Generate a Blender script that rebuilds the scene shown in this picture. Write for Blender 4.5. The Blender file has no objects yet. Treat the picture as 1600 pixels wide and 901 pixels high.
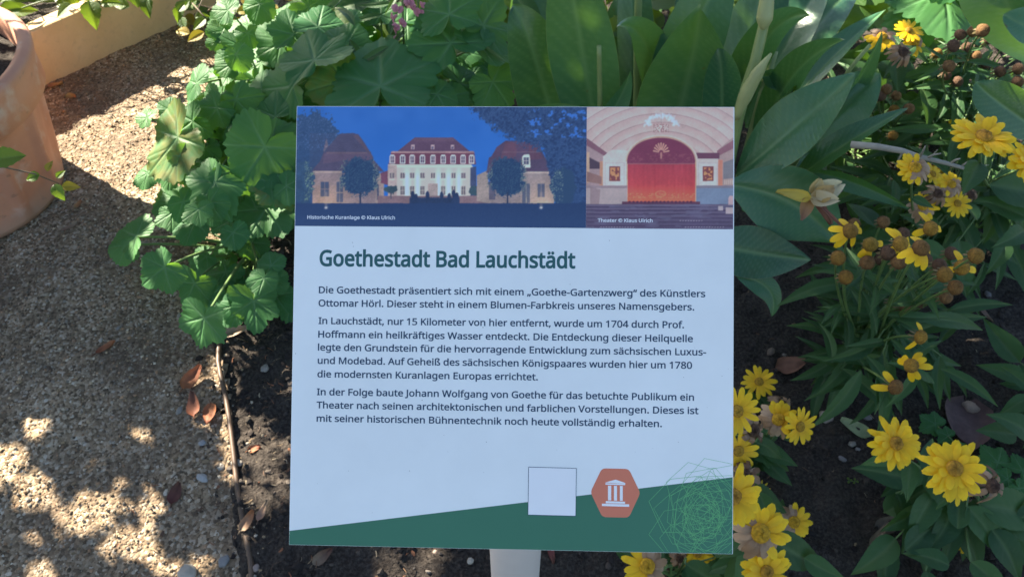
import bpy, math, random
import numpy as np
from mathutils import Vector, Matrix

# ------------------------------------------------------------------ scene, camera, light
SC = bpy.context.scene
COL = SC.collection
rng = random.Random(11)
nr = np.random.RandomState(5)
R_ = math.radians

F_PX = 1202.0                     # focal length in pixels of the 1600 px wide frame
PITCH = 50.0                      # camera looks this far below the horizontal
CAM = Vector((0, 0, 1.35))
FW = Vector((0, math.cos(R_(PITCH)), -math.sin(R_(PITCH))))
UP = Vector((0, math.sin(R_(PITCH)), math.cos(R_(PITCH))))
RT = Vector((1, 0, 0))

cam = bpy.data.cameras.new('camera')
cam.sensor_width = 36.0
cam.lens = 36.0 * F_PX / 1600.0
cam.clip_start = 0.02
cam.clip_end = 400
cam.dof.use_dof = True
cam.dof.focus_distance = 0.62
cam.dof.aperture_fstop = 20.0
co = bpy.data.objects.new('camera', cam)
COL.objects.link(co)
co.location = CAM
co.rotation_euler = (R_(90 - PITCH), 0, 0)
SC.camera = co

SUN_EL = 33.0
SUN_AZ = math.atan2(-0.75, 0.66)   # from +Y towards +X: behind the bed, on the pot's side
SUN = Vector((math.sin(SUN_AZ) * math.cos(R_(SUN_EL)), math.cos(SUN_AZ) * math.cos(R_(SUN_EL)), math.sin(R_(SUN_EL))))
world = bpy.data.worlds.new('World')
SC.world = world
world.use_nodes = True
wn = world.node_tree
sky = wn.nodes.new('ShaderNodeTexSky')
sky.sky_type = 'NISHITA'
sky.sun_disc = False
sky.sun_elevation = R_(SUN_EL)
sky.sun_rotation = SUN_AZ
wn.links.new(sky.outputs[0], wn.nodes['Background'].inputs[0])
wn.nodes['Background'].inputs[1].default_value = 0.050
sl = bpy.data.lights.new('sun', 'SUN')
sl.energy = 5.0
sl.angle = R_(0.5)
sl.color = (1.0, 0.90, 0.74)
so = bpy.data.objects.new('sun', sl)
COL.objects.link(so)
so.rotation_euler = (-SUN).to_track_quat('-Z', 'Y').to_euler()
so.location = (0, 0, 6)
vs = SC.view_settings
vs.view_transform = 'Standard'
vs.look = 'None'
vs.gamma = 1.0
vs.use_curve_mapping = False
vs.exposure = 2.56
try:
    SC.cycles.max_bounces = 8
    SC.cycles.transparent_max_bounces = 8
    SC.cycles.sample_clamp_indirect = 6
except Exception:
    pass

# ------------------------------------------------------------------ helpers
def ray(px, py):
    return FW + RT * ((px - 800.0) / F_PX) - UP * ((py - 450.5) / F_PX)

def gnd(px, py, z=0.0):
    d = ray(px, py)
    return CAM + d * ((z - CAM.z) / d.z)

def aty(px, py, Y):
    d = ray(px, py)
    return CAM + d * ((Y - CAM.y) / d.y)

def atd(px, py, dist):
    return CAM + ray(px, py).normalized() * dist

def to_px(p):
    d = Vector(p) - CAM
    z = d.dot(FW)
    return 800 + F_PX * d.dot(RT) / z, 450.5 - F_PX * d.dot(UP) / z

def lin(c):
    c = c / 255.0
    return c / 12.92 if c <= 0.04045 else ((c + 0.055) / 1.055) ** 2.4

def hash2(ix, iy, s=0):
    n = (ix.astype(np.int64) * 374761393 + iy.astype(np.int64) * 668265263 + s * 974634777) & 0x7fffffff
    n = (n ^ (n >> 13)) * 1274126177 & 0x7fffffff
    return ((n ^ (n >> 16)) & 0xffff) / 65535.0

def vnoise(x, y, s=0):
    x = np.asarray(x, float); y = np.asarray(y, float)
    ix = np.floor(x).astype(np.int64); iy = np.floor(y).astype(np.int64)
    fx = x - ix; fy = y - iy
    fx = fx * fx * (3 - 2 * fx); fy = fy * fy * (3 - 2 * fy)
    a = hash2(ix, iy, s); b = hash2(ix + 1, iy, s); c = hash2(ix, iy + 1, s); d = hash2(ix + 1, iy + 1, s)
    return (a * (1 - fx) + b * fx) * (1 - fy) + (c * (1 - fx) + d * fx) * fy

def fbm(x, y, octv=4, s=0):
    t = 0; a = 0.5; n = 0
    for k in range(octv):
        t = t + a * vnoise(x * 2 ** k, y * 2 ** k, s + k * 7)
        n += a; a *= 0.5
    return t / n

def mesh(name, V, Fc, mat, smooth=True, fattr=None, col=None, uv=None):
    me = bpy.data.meshes.new(name)
    me.from_pydata([tuple(v) for v in V], [], [tuple(f) for f in Fc])
    if fattr:
        for k, vals in fattr.items():
            a = me.attributes.new(k, 'FLOAT', 'POINT')
            a.data.foreach_set('value', np.asarray(vals, np.float32))
    if col is not None:
        a = me.color_attributes.new('col', 'FLOAT_COLOR', 'POINT')
        c = np.ones((len(V), 4), np.float32)
        c[:, :3] = np.asarray(col, np.float32)
        a.data.foreach_set('color', c.ravel())
    if smooth:
        me.polygons.foreach_set('use_smooth', np.ones(len(me.polygons), bool))
    if mat:
        me.materials.append(mat)
    me.update()
    return me

def tag(o, label=None, cat=None, group=None, kind=None):
    if label: o['label'] = label
    if cat: o['category'] = cat
    if group: o['group'] = group
    if kind: o['kind'] = kind
    return o

WM = {}                                # world matrices as built
def obj(name, me, parent=None, M=None):
    o = bpy.data.objects.new(name, me)
    COL.objects.link(o)
    M = M if M is not None else Matrix.Identity(4)
    if parent is not None:
        o.parent = parent
        o.matrix_basis = WM[parent.name].inverted() @ M
    else:
        o.matrix_basis = M
    WM[o.name] = M
    return o

def empty(name, loc, label, cat, group=None):
    o = bpy.data.objects.new(name, None)
    COL.objects.link(o)
    o.empty_display_size = 0.05
    M = Matrix.Translation(Vector(loc))
    o.matrix_basis = M
    WM[o.name] = M
    return tag(o, label, cat, group)

def frame(origin, ydir, zdir, s=1.0):
    z = Vector(zdir).normalized()
    y = Vector(ydir)
    y = y - z * y.dot(z)
    if y.length < 1e-5:
        y = Vector((1, 0, 0)) - z * z.x
    y.normalize()
    x = y.cross(z)
    M = Matrix((x, y, z)).transposed().to_4x4()
    return Matrix.Translation(Vector(origin)) @ M @ Matrix.Scale(s, 4)

def bez(p0, p1, p2, t):
    return p0 * (1 - t) ** 2 + p1 * (2 * t * (1 - t)) + p2 * t * t

def tube(V, Fc, pts, r0, r1, n=6, cap=True):
    """append a tapered tube along the points"""
    pts = [Vector(p) for p in pts]
    m = len(pts)
    base = len(V)
    ref = Vector((0.3, 0.2, 1)).normalized()
    for i, p in enumerate(pts):
        t = (pts[min(i + 1, m - 1)] - pts[max(i - 1, 0)])
        if t.length < 1e-9: t = Vector((0, 0, 1))
        t.normalize()
        a = t.cross(ref)
        if a.length < 1e-3: a = t.cross(Vector((1, 0, 0)))
        a.normalize(); b = t.cross(a)
        r = r0 + (r1 - r0) * i / (m - 1)
        for k in range(n):
            w = 2 * math.pi * k / n
            V.append(p + a * (math.cos(w) * r) + b * (math.sin(w) * r))
    for i in range(m - 1):
        for k in range(n):
            q = base + i * n; k2 = (k + 1) % n
            Fc.append((q + k, q + k2, q + n + k2, q + n + k))
    if cap:
        Fc.append(tuple(base + (m - 1) * n + k for k in range(n)))
        Fc.append(tuple(base + n - 1 - k for k in range(n)))

def curve_pts(a, b, bow, n=8):
    a = Vector(a); b = Vector(b)
    c = (a + b) * 0.5 + Vector(bow)
    return [bez(a, c, b, i / (n - 1)) for i in range(n)]

# ------------------------------------------------------------------ materials
def new_mat(name):
    m = bpy.data.materials.new(name)
    m.use_nodes = True
    nt = m.node_tree
    return m, nt, nt.nodes['Principled BSDF'], nt.nodes['Material Output']

def N(nt, t, **kw):
    n = nt.nodes.new(t)
    for k, v in kw.items():
        if k.startswith('i_'):
            n.inputs[int(k[2:])].default_value = v
        else:
            setattr(n, k, v)
    return n

def mixc(nt, fac, a, b, bt='MIX'):
    n = nt.nodes.new('ShaderNodeMix')
    n.data_type = 'RGBA'; n.blend_type = bt
    for sock, v in ((n.inputs[0], fac), (n.inputs[6], a), (n.inputs[7], b)):
        if hasattr(v, 'is_output') or isinstance(v, bpy.types.NodeSocket):
            nt.links.new(v, sock)
        else:
            sock.default_value = v if not isinstance(v, tuple) or len(v) == 4 else (*v, 1)
    return n.outputs[2]

def mathn(nt, op, a, b=0.0, c=None):
    n = nt.nodes.new('ShaderNodeMath'); n.operation = op
    for i, v in enumerate((a, b, c)):
        if v is None: continue
        if isinstance(v, bpy.types.NodeSocket): nt.links.new(v, n.inputs[i])
        else: n.inputs[i].default_value = v
    return n.outputs[0]

def noise_tex(nt, scale, detail=4, coord='Object', rough=0.55):
    tc = nt.nodes.new('ShaderNodeTexCoord')
    n = nt.nodes.new('ShaderNodeTexNoise')
    n.inputs['Scale'].default_value = scale
    n.inputs['Detail'].default_value = detail
    n.inputs['Roughness'].default_value = rough
    nt.links.new(tc.outputs[coord], n.inputs['Vector'])
    return n.outputs[0]

def ramp(nt, v, stops):
    n = nt.nodes.new('ShaderNodeValToRGB')
    el = n.color_ramp.elements
    while len(el) < len(stops): el.new(0.5)
    for e, (p, c) in zip(el, stops):
        e.position = p
        e.color = (*c, 1) if len(c) == 3 else c
    nt.links.new(v, n.inputs[0])
    return n.outputs[0]

def bump(nt, h, strength, dist, prev=None):
    b = nt.nodes.new('ShaderNodeBump')
    b.inputs['Strength'].default_value = strength
    b.inputs['Distance'].default_value = dist
    nt.links.new(h, b.inputs['Height'])
    if prev is not None: nt.links.new(prev, b.inputs['Normal'])
    return b.outputs[0]

def leaf_mat(name, base, alt, vein, trans, rough=0.5, tmix=0.35, nscale=30, veinbump=0.4, spec=0.4, edge=None, old=2.0):
    m, nt, bs, out = new_mat(name)
    oi = nt.nodes.new('ShaderNodeObjectInfo')
    nz = noise_tex(nt, nscale, 4)
    f = mathn(nt, 'ADD', mathn(nt, 'MULTIPLY', nz, 1.0), mathn(nt, 'MULTIPLY', oi.outputs['Random'], 0.85))
    f = mathn(nt, 'SUBTRACT', f, 0.45)
    f.node.use_clamp = True
    c = mixc(nt, f, base, alt)
    if old < 1:      # a few leaves are yellowing or browning
        k = mathn(nt, 'MULTIPLY', mathn(nt, 'GREATER_THAN', oi.outputs['Random'], old), ramp(nt, nz, [(0.35, (0, 0, 0)), (0.6, (1, 1, 1))]))
        c = mixc(nt, k, c, (0.17, 0.17, 0.045))
    va = N(nt, 'ShaderNodeAttribute', attribute_name='vein')
    c = mixc(nt, mathn(nt, 'MULTIPLY', va.outputs['Fac'], 0.62), c, vein)
    if edge is not None:
        ea = N(nt, 'ShaderNodeAttribute', attribute_name='edge')
        c = mixc(nt, ea.outputs['Fac'], c, edge)
    # small holes-and-spots wear: brown flecks
    fl = noise_tex(nt, nscale * 2.2, 2)
    c = mixc(nt, ramp(nt, fl, [(0.0, (0, 0, 0)), (0.735, (0, 0, 0)), (0.76, (0.7, 0.7, 0.7))]), c, (0.10, 0.065, 0.025))
    geo = nt.nodes.new('ShaderNodeNewGeometry')
    c2 = mixc(nt, mathn(nt, 'MULTIPLY', geo.outputs['Backfacing'], 0.35), c, (0.16, 0.24, 0.10))
    nt.links.new(c2, bs.inputs['Base Color'])
    bs.inputs['Roughness'].default_value = rough
    bs.inputs['Specular IOR Level'].default_value = spec
    h = mathn(nt, 'ADD', mathn(nt, 'MULTIPLY', va.outputs['Fac'], -1.0), mathn(nt, 'MULTIPLY', nz, 0.3))
    nb = bump(nt, h, veinbump, 0.004)
    nt.links.new(nb, bs.inputs['Normal'])
    tr = nt.nodes.new('ShaderNodeBsdfTranslucent')
    tc = mixc(nt, mathn(nt, 'MULTIPLY', va.outputs['Fac'], 0.4), trans, tuple(x * 0.6 for x in trans))
    nt.links.new(tc, tr.inputs[0])
    mx = nt.nodes.new('ShaderNodeMixShader')
    mx.inputs[0].default_value = tmix
    nt.links.new(bs.outputs[0], mx.inputs[1]); nt.links.new(tr.outputs[0], mx.inputs[2])
    nt.links.new(mx.outputs[0], out.inputs[0])
    return m

def plain_mat(name, color, rough=0.6, nz=None, amount=0.3, bumpd=0.0, spec=0.4):
    m, nt, bs, out = new_mat(name)
    bs.inputs['Roughness'].default_value = rough
    bs.inputs['Specular IOR Level'].default_value = spec
    if nz:
        n = noise_tex(nt, nz, 5)
        c = mixc(nt, n, tuple(x * (1 - amount) for x in color), tuple(min(1, x * (1 + amount)) for x in color))
        nt.links.new(c, bs.inputs['Base Color'])
        if bumpd:
            nt.links.new(bump(nt, n, 0.6, bumpd), bs.inputs['Normal'])
    else:
        bs.inputs['Base Color'].default_value = (*color, 1)
    return m

def col_mat(name, rough=0.6, tmix=0.0, nz=60, amt=0.25, spec=0.35, bumpd=0.0):
    """colour from the mesh's own per-point colour"""
    m, nt, bs, out = new_mat(name)
    a = N(nt, 'ShaderNodeAttribute', attribute_name='col')
    c = a.outputs['Color']
    if nz:
        n = noise_tex(nt, nz, 4)
        k = mathn(nt, 'ADD', mathn(nt, 'MULTIPLY', n, amt * 2), 1 - amt)
        c = mixc(nt, 1.0, c, nt_gray(nt, k), 'MULTIPLY')
        if bumpd: nt.links.new(bump(nt, n, 1.0, bumpd), bs.inputs['Normal'])
    nt.links.new(c, bs.inputs['Base Color'])
    bs.inputs['Roughness'].default_value = rough
    bs.inputs['Specular IOR Level'].default_value = spec
    if tmix > 0:
        tr = nt.nodes.new('ShaderNodeBsdfTranslucent')
        nt.links.new(c, tr.inputs[0])
        mx = nt.nodes.new('ShaderNodeMixShader'); mx.inputs[0].default_value = tmix
        nt.links.new(bs.outputs[0], mx.inputs[1]); nt.links.new(tr.outputs[0], mx.inputs[2])
        nt.links.new(mx.outputs[0], out.inputs[0])
    return m

def nt_gray(nt, v):
    n = nt.nodes.new('ShaderNodeCombineColor')
    for i in range(3): nt.links.new(v, n.inputs[i])
    return n.outputs[0]

M_HOLLY = leaf_mat('hollyhock_leaf', (0.032, 0.132, 0.042), (0.075, 0.205, 0.062), (0.17, 0.32, 0.15), (0.20, 0.42, 0.03), rough=0.55, tmix=0.34, nscale=3.0, spec=0.25, old=0.965)
M_CANNA = leaf_mat('canna_leaf', (0.014, 0.070, 0.036), (0.060, 0.170, 0.082), (0.15, 0.26, 0.11), (0.20, 0.42, 0.03), rough=0.27, tmix=0.19, nscale=9, spec=0.5, veinbump=0.16, edge=(0.20, 0.21, 0.10))
M_LANCE = leaf_mat('lance_leaf', (0.018, 0.060, 0.022), (0.052, 0.122, 0.036), (0.11, 0.18, 0.07), (0.16, 0.34, 0.02), rough=0.5, tmix=0.28, nscale=2.5, spec=0.3)
M_VINE = leaf_mat('vine_leaf', (0.035, 0.10, 0.022), (0.10, 0.17, 0.03), (0.12, 0.2, 0.06), (0.26, 0.40, 0.02), rough=0.5, tmix=0.45, nscale=2.5)
M_YELLOWLEAF = leaf_mat('yellowing_leaf', (0.20, 0.19, 0.03), (0.32, 0.22, 0.03), (0.3, 0.28, 0.10), (0.5, 0.42, 0.03), rough=0.5, tmix=0.45, nscale=2.5)
M_STEM = plain_mat('green_stem', (0.10, 0.17, 0.05), 0.5, 40, 0.3)
M_CANNASTEM = plain_mat('canna_stalk', (0.20, 0.26, 0.09), 0.42, 30, 0.3)
M_BROWNSTEM = plain_mat('woody_stem', (0.16, 0.12, 0.08), 0.8, 60, 0.4)
M_PETAL = col_mat('petal', 0.55, 0.25, 12, 0.14)
M_DISC = col_mat('flower_disc', 0.85, 0.0, 16, 0.55, bumpd=0.0015)
M_DEADLEAF = col_mat('dead_leaf', 0.7, 0.1, 90, 0.4)
M_PEBBLE = plain_mat('pebble', (0.34, 0.31, 0.28), 0.75, 25, 0.35, 0.002)
# ------------------------------------------------------------------ ground
EDGE = [(-0.30, -3.0), (-0.40, 0.0), (-0.455, 0.48), (-0.53, 0.70), (-0.615, 0.91), (-0.66, 1.2), (-0.70, 1.6), (-0.66, 2.0), (-0.60, 2.4), (-0.5, 3.0), (-0.4, 6.0)]
EY = np.array([p[1] for p in EDGE]); EX = np.array([p[0] for p in EDGE])
def edge_x(y): return np.interp(y, EY, EX)

def fade(x, y):
    fx = np.clip((2.6 - np.abs(x)) / 0.5, 0, 1)
    fy = np.clip(np.minimum(y + 0.1, 3.6 - y) / 0.4, 0, 1)
    return fx * fy

def soil_z(x, y):
    n = (fbm(x * 9, y * 9, 4, 1) - 0.5) * 0.035 + (fbm(x * 38, y * 38, 3, 9) - 0.5) * 0.022 + (vnoise(x * 110, y * 110, 4) - 0.5) * 0.007
    side = np.clip((x - edge_x(y) + 0.055) / 0.05, 0, 1)
    side = side * side * (3 - 2 * side)
    return n * fade(x, y) * (0.25 + 0.75 * side) - 0.03 * (1 - side) * fade(x, y) + 0.004 * side

def path_z(x, y):
    return ((fbm(x * 7, y * 7, 3, 21) - 0.5) * 0.016 + (fbm(x * 55, y * 55, 3, 31) - 0.5) * 0.011) * fade(x, y) + 0.0

def grid_mesh(name, xs, ys, zf, mat, keep=None):
    X, Y = np.meshgrid(xs, ys)
    Z = zf(X, Y)
    V = np.stack([X, Y, Z], -1).reshape(-1, 3)
    w = len(xs)
    i = np.arange(len(V)).reshape(len(ys), w)
    q = np.stack([i[:-1, :-1], i[:-1, 1:], i[1:, 1:], i[1:, :-1]], -1).reshape(-1, 4)
    if keep is not None:
        cx = (X[:-1, :-1] + X[1:, 1:]).ravel() / 2; cy = (Y[:-1, :-1] + Y[1:, 1:]).ravel() / 2
        q = q[keep(cx, cy)]
    me = bpy.data.meshes.new(name)
    me.vertices.add(len(V)); me.vertices.foreach_set('co', V.ravel())
    me.loops.add(q.size); me.loops.foreach_set('vertex_index', q.ravel().astype(np.int32))
    me.polygons.add(len(q)); me.polygons.foreach_set('loop_start', np.arange(0, q.size, 4, dtype=np.int32))
    me.polygons.foreach_set('use_smooth', np.ones(len(q), bool))
    me.update(calc_edges=True)
    me.validate()
    me.materials.append(mat)
    return me

# soil
ms, nt, bs, out = new_mat('garden_soil')
n1 = noise_tex(nt, 9, 6); n2 = noise_tex(nt, 160, 5, rough=0.7); n3 = noise_tex(nt, 55, 3)
c = ramp(nt, n1, [(0.25, (0.020, 0.016, 0.014)), (0.55, (0.036, 0.029, 0.024)), (0.8, (0.060, 0.048, 0.038))])
c = mixc(nt, ramp(nt, n2, [(0.42, (0, 0, 0)), (0.72, (1, 1, 1))]), c, (0.095, 0.080, 0.066))
nt.links.new(c, bs.inputs['Base Color'])
bs.inputs['Roughness'].default_value = 0.95
bs.inputs['Specular IOR Level'].default_value = 0.15
b = bump(nt, n2, 0.9, 0.006); b = bump(nt, n3, 0.7, 0.012, b)
nt.links.new(b, bs.inputs['Normal'])
M_SOIL = ms
fine = np.arange(-2.6, 2.601, 0.011)
xs = np.concatenate([[-120, -40, -14, -6, -3.6], fine, [3.6, 6, 14, 40, 120]])
ys = np.concatenate([[-120, -40, -12, -4, -1, -0.3], np.arange(-0.1, 3.6, 0.011), [4.2, 6, 10, 20, 50, 120]])
tag(obj('ground', grid_mesh('ground', xs, ys, soil_z, M_SOIL)), 'dark crumbly garden soil of the flower bed', 'soil', kind='structure')

# gravel path
mp, nt, bs, out = new_mat('gravel_path')
tc = nt.nodes.new('ShaderNodeTexCoord')
vo = N(nt, 'ShaderNodeTexVoronoi'); vo.inputs['Scale'].default_value = 172
nt.links.new(tc.outputs['Object'], vo.inputs['Vector'])
wn_ = nt.nodes.new('ShaderNodeTexWhiteNoise'); nt.links.new(vo.outputs['Color'], wn_.inputs['Vector'])
c = ramp(nt, wn_.outputs['Value'], [(0.0, (0.10, 0.070, 0.043)), (0.35, (0.25, 0.178, 0.108)), (0.7, (0.37, 0.272, 0.172)), (0.93, (0.50, 0.40, 0.28)), (1.0, (0.62, 0.54, 0.42))])
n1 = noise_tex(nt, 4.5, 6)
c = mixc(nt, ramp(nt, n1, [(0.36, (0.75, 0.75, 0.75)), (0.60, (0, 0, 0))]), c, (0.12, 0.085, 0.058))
n2 = noise_tex(nt, 420, 3)
c = mixc(nt, 0.55, c, nt_gray(nt, mathn(nt, 'ADD', n2, 0.42)), 'MULTIPLY')
nt.links.new(c, bs.inputs['Base Color'])
bs.inputs['Roughness'].default_value = 0.92
bs.inputs['Specular IOR Level'].default_value = 0.2
b = bump(nt, vo.outputs['Distance'], 0.8, 0.003)
b.node.invert = True
b2 = bump(nt, noise_tex(nt, 70, 4), 0.6, 0.01, b)
nt.links.new(b2, bs.inputs['Normal'])
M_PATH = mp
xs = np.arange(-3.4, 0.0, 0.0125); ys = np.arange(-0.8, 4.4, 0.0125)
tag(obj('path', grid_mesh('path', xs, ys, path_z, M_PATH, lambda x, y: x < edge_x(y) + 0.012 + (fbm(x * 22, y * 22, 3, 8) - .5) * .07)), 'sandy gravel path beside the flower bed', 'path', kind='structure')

ICO_V = None
def ico():
    global ICO_V, ICO_F
    if ICO_V is None:
        t = (1 + 5 ** 0.5) / 2
        v = np.array([(-1, t, 0), (1, t, 0), (-1, -t, 0), (1, -t, 0), (0, -1, t), (0, 1, t), (0, -1, -t), (0, 1, -t), (t, 0, -1), (t, 0, 1), (-t, 0, -1), (-t, 0, 1)], float)
        ICO_V = v / np.linalg.norm(v[0])
        ICO_F = np.array([(0, 11, 5), (0, 5, 1), (0, 1, 7), (0, 7, 10), (0, 10, 11), (1, 5, 9), (5, 11, 4), (11, 10, 2), (10, 7, 6), (7, 1, 8), (3, 9, 4), (3, 4, 2), (3, 2, 6), (3, 6, 8), (3, 8, 9), (4, 9, 5), (2, 4, 11), (6, 2, 10), (8, 6, 7), (9, 8, 1)])
    return ICO_V, ICO_F

def crumbs(name, P, S, cols, mat, flat=0.7, smooth=False):
    v, f = ico()
    n = len(P)
    J = v[None] * (1 + nr.uniform(-0.32, 0.32, (n, 12, 1)))
    sc = S[:, None, None] * np.stack([nr.uniform(0.75, 1.3, n), nr.uniform(0.75, 1.3, n), nr.uniform(0.55, 0.9, n) * flat / 0.7], -1)[:, None, :]
    J = J * sc
    a = nr.uniform(0, 6.28, n); ca, sa = np.cos(a)[:, None], np.sin(a)[:, None]
    X = J[..., 0] * ca - J[..., 1] * sa; Y = J[..., 0] * sa + J[..., 1] * ca
    V = np.stack([X, Y, J[..., 2]], -1) + P[:, None, :]
    Fq = (f[None] + (np.arange(n) * 12)[:, None, None]).reshape(-1, 3)
    V = V.reshape(-1, 3)
    me = bpy.data.meshes.new(name)
    me.vertices.add(len(V)); me.vertices.foreach_set('co', V.ravel())
    me.loops.add(Fq.size); me.loops.foreach_set('vertex_index', Fq.ravel().astype(np.int32))
    me.polygons.add(len(Fq)); me.polygons.foreach_set('loop_start', np.arange(0, Fq.size, 3, dtype=np.int32))
    me.polygons.foreach_set('use_smooth', np.full(len(Fq), smooth))
    ca_ = me.color_attributes.new('col', 'FLOAT_COLOR', 'POINT')
    c = np.ones((n, 12, 4), np.float32); c[..., :3] = cols[:, None, :]
    ca_.data.foreach_set('color', c.ravel())
    me.update(calc_edges=True)
    me.materials.append(mat)
    return me

M_GRIT = col_mat('grit', 0.9, 0, 300, 0.3, 0.2)
# loose gravel on the path
n = 32000
y = nr.uniform(0.2, 3.0, n) ** 1.0; x = edge_x(y) + .06 - np.abs(nr.normal(0, 0.55, n)) - nr.uniform(0, .25, n)
S = 0.0012 + 0.0023 * nr.rand(n) ** 2.2
S[nr.rand(n) < 0.012] *= 1.9
z = np.maximum(path_z(x, y), soil_z(x, y)) + S * 0.2
pal = np.array([(0.30, 0.23, 0.15), (0.42, 0.33, 0.23), (0.20, 0.16, 0.115), (0.52, 0.46, 0.37), (0.33, 0.30, 0.26), (0.38, 0.25, 0.16), (.13, .105, .08)])
cols = pal[nr.randint(0, len(pal), n)] * nr.uniform(0.45, 1.15, (n, 1)) * np.array([1.0, .95, .86])
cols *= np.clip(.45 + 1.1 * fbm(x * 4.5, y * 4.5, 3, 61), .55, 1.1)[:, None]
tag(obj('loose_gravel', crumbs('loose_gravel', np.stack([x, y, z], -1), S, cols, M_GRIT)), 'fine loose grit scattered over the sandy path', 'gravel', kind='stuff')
# soil crumbs in the bed
n = 11000
y = nr.uniform(0.15, 2.6, n); x = edge_x(y) - 0.05 + nr.uniform(0, 2.4, n) * nr.uniform(0.1, 1, n) ** 0.6
S = 0.0018 + 0.0065 * nr.rand(n) ** 4
z = np.maximum(soil_z(x, y), np.where(x < edge_x(y) + .02, path_z(x, y), -1)) + S * 0.3
cols = np.array([(0.035, 0.028, 0.024), (0.05, 0.04, 0.034), (0.026, 0.021, 0.019), (0.07, 0.058, 0.048), (0.04, 0.034, 0.03), (0.03, 0.025, 0.02), (0.15, 0.13, 0.11)])[nr.choice(7, n, p=[.22, .2, .2, .12, .12, .125, .015])] * nr.uniform(0.7, 1.3, (n, 1))
tag(obj('soil_crumbs', crumbs('soil_crumbs', np.stack([x, y, z], -1), S, cols, M_GRIT)), 'small clods and crumbs of dark soil', 'soil', kind='stuff')

# litter worked into the soil: rootlets, straw bits, leaf crumbs
V = []; Fc = []; cl = []
lr_ = random.Random(8)
for i in range(1500):
    yy = lr_.uniform(.2, 2.3); xx = float(edge_x(yy)) + lr_.uniform(-.10, 2.2) * lr_.random() ** .7
    if i < 420: xx = float(edge_x(yy)) + lr_.uniform(-.06, .30); yy = lr_.uniform(.25, 1.2)
    zz = max(float(soil_z(np.array([xx]), np.array([yy]))[0]), float(path_z(np.array([xx]), np.array([yy]))[0]) if xx < edge_x(yy) + .02 else -1) + .0015
    a = lr_.uniform(0, 6.28); L = lr_.uniform(.004, .018) * (1.8 if lr_.random() < .12 else 1); w = lr_.uniform(.0004, .0011) * (3.2 if lr_.random() < .3 else 1)
    if w > .002: L *= .6
    d = Vector((math.cos(a), math.sin(a), lr_.uniform(-.1, .25))); q = Vector((-d.y, d.x, lr_.uniform(-.3, .3)))
    bow = lr_.uniform(-.25, .25) * L
    k = len(V); c_ = lr_.choice([(.16, .10, .06), (.24, .17, .10), (.10, .06, .04), (.30, .24, .16), (.20, .09, .05), (.08, .06, .045)])
    P0_ = Vector((xx, yy, zz))
    for t in (-.5, 0, .5):
        p = P0_ + d * (L * t) + q * (bow * (1 - 4 * t * t)) + Vector((0, 0, .0015 * (1 - 2 * abs(t))))
        ww = w * (1 - .6 * abs(t))
        V += [p - q * ww, p + q * ww]; cl += [c_, c_]
    Fc += [(k, k + 1, k + 3, k + 2), (k + 2, k + 3, k + 5, k + 4)]
tag(obj('soil_litter', mesh('soil_litter', V, Fc, M_GRIT, col=cl)), 'straw bits, rootlets and leaf crumbs on the soil', 'litter', kind='stuff')
# edging strip between path and bed
V = []; Fc = []
ys = np.linspace(0.2, 1.15, 30)
pts = []
for yy in ys:
    xx = float(edge_x(yy)) + 0.004 * math.sin(yy * 17)
    pts.append((xx, yy, 0.011 + 0.004 * math.sin(yy * 9)))
tube(V, Fc, pts, 0.0055, 0.005, 8)
tag(obj('edging_pipe', mesh('edging_pipe', V, Fc, plain_mat('old_brown_pipe', (0.10, 0.062, 0.038), 0.5, 35, 0.5, 0.001))), 'thin brown pipe edging between sandy path and dark soil', 'edging')

# ------------------------------------------------------------------ planter wall, top corner
mw, nt, bs, out = new_mat('ochre_render')
n1 = noise_tex(nt, 5, 6); n2 = noise_tex(nt, 60, 5)
c = ramp(nt, n1, [(0.3, (0.62, 0.42, 0.20)), (0.6, (0.72, 0.52, 0.27)), (0.8, (0.74, 0.58, 0.35))])
c = mixc(nt, ramp(nt, n2, [(0.55, (0, 0, 0)), (0.8, (0.5, 0.5, 0.5))]), c, (0.45, 0.33, 0.19))
nt.links.new(c, bs.inputs['Base Color']); bs.inputs['Roughness'].default_value = 0.85
nt.links.new(bump(nt, n2, 0.5, 0.003), bs.inputs['Normal'])
M_WALL = mw

A = gnd(52, 142); B = gnd(262, 44)            # foot of the wall's face
dirw = (B - A).normalized()
A2 = A - dirw * 0.75; B2 = A + dirw * 2.1
backw = Vector((-dirw.y, dirw.x, 0))           # away from the path
if backw.y < 0: backw = -backw
HW = 0.158
def box_pts(a, b, back, thick, z0, z1):
    c = [a, b, b + back * thick, a + back * thick]
    return [Vector((p.x, p.y, z)) for z in (z0, z1) for p in c]
BOXF = [(3, 2, 1, 0), (4, 5, 6, 7), (0, 1, 5, 4), (1, 2, 6, 5), (2, 3, 7, 6), (3, 0, 4, 7)]
def bevel_mesh(name, V, Fc, mat, w=0.006, seg=2, smooth=True):
    import bmesh
    bm = bmesh.new()
    vs_ = [bm.verts.new(v) for v in V]
    for f in Fc: bm.faces.new([vs_[i] for i in f])
    bmesh.ops.recalc_face_normals(bm, faces=bm.faces)
    bmesh.ops.bevel(bm, geom=list(bm.edges), offset=w, segments=seg, affect='EDGES', profile=0.6)
    me = bpy.data.meshes.new(name); bm.to_mesh(me); bm.free()
    me.materials.append(mat)
    return me
wall = empty('planter_wall', A2, 'low ochre planter wall behind the terracotta pot', 'planter wall')
obj('wall_body', bevel_mesh('wall_body', box_pts(A2, B2, backw, 0.055, -0.05, HW), BOXF, M_WALL), wall)
obj('wall_return', bevel_mesh('wall_return', box_pts(A2 + backw * 0.058, A2 + backw * 1.6, dirw, 0.055, -0.05, HW - 0.003), BOXF, M_WALL), wall)
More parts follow.
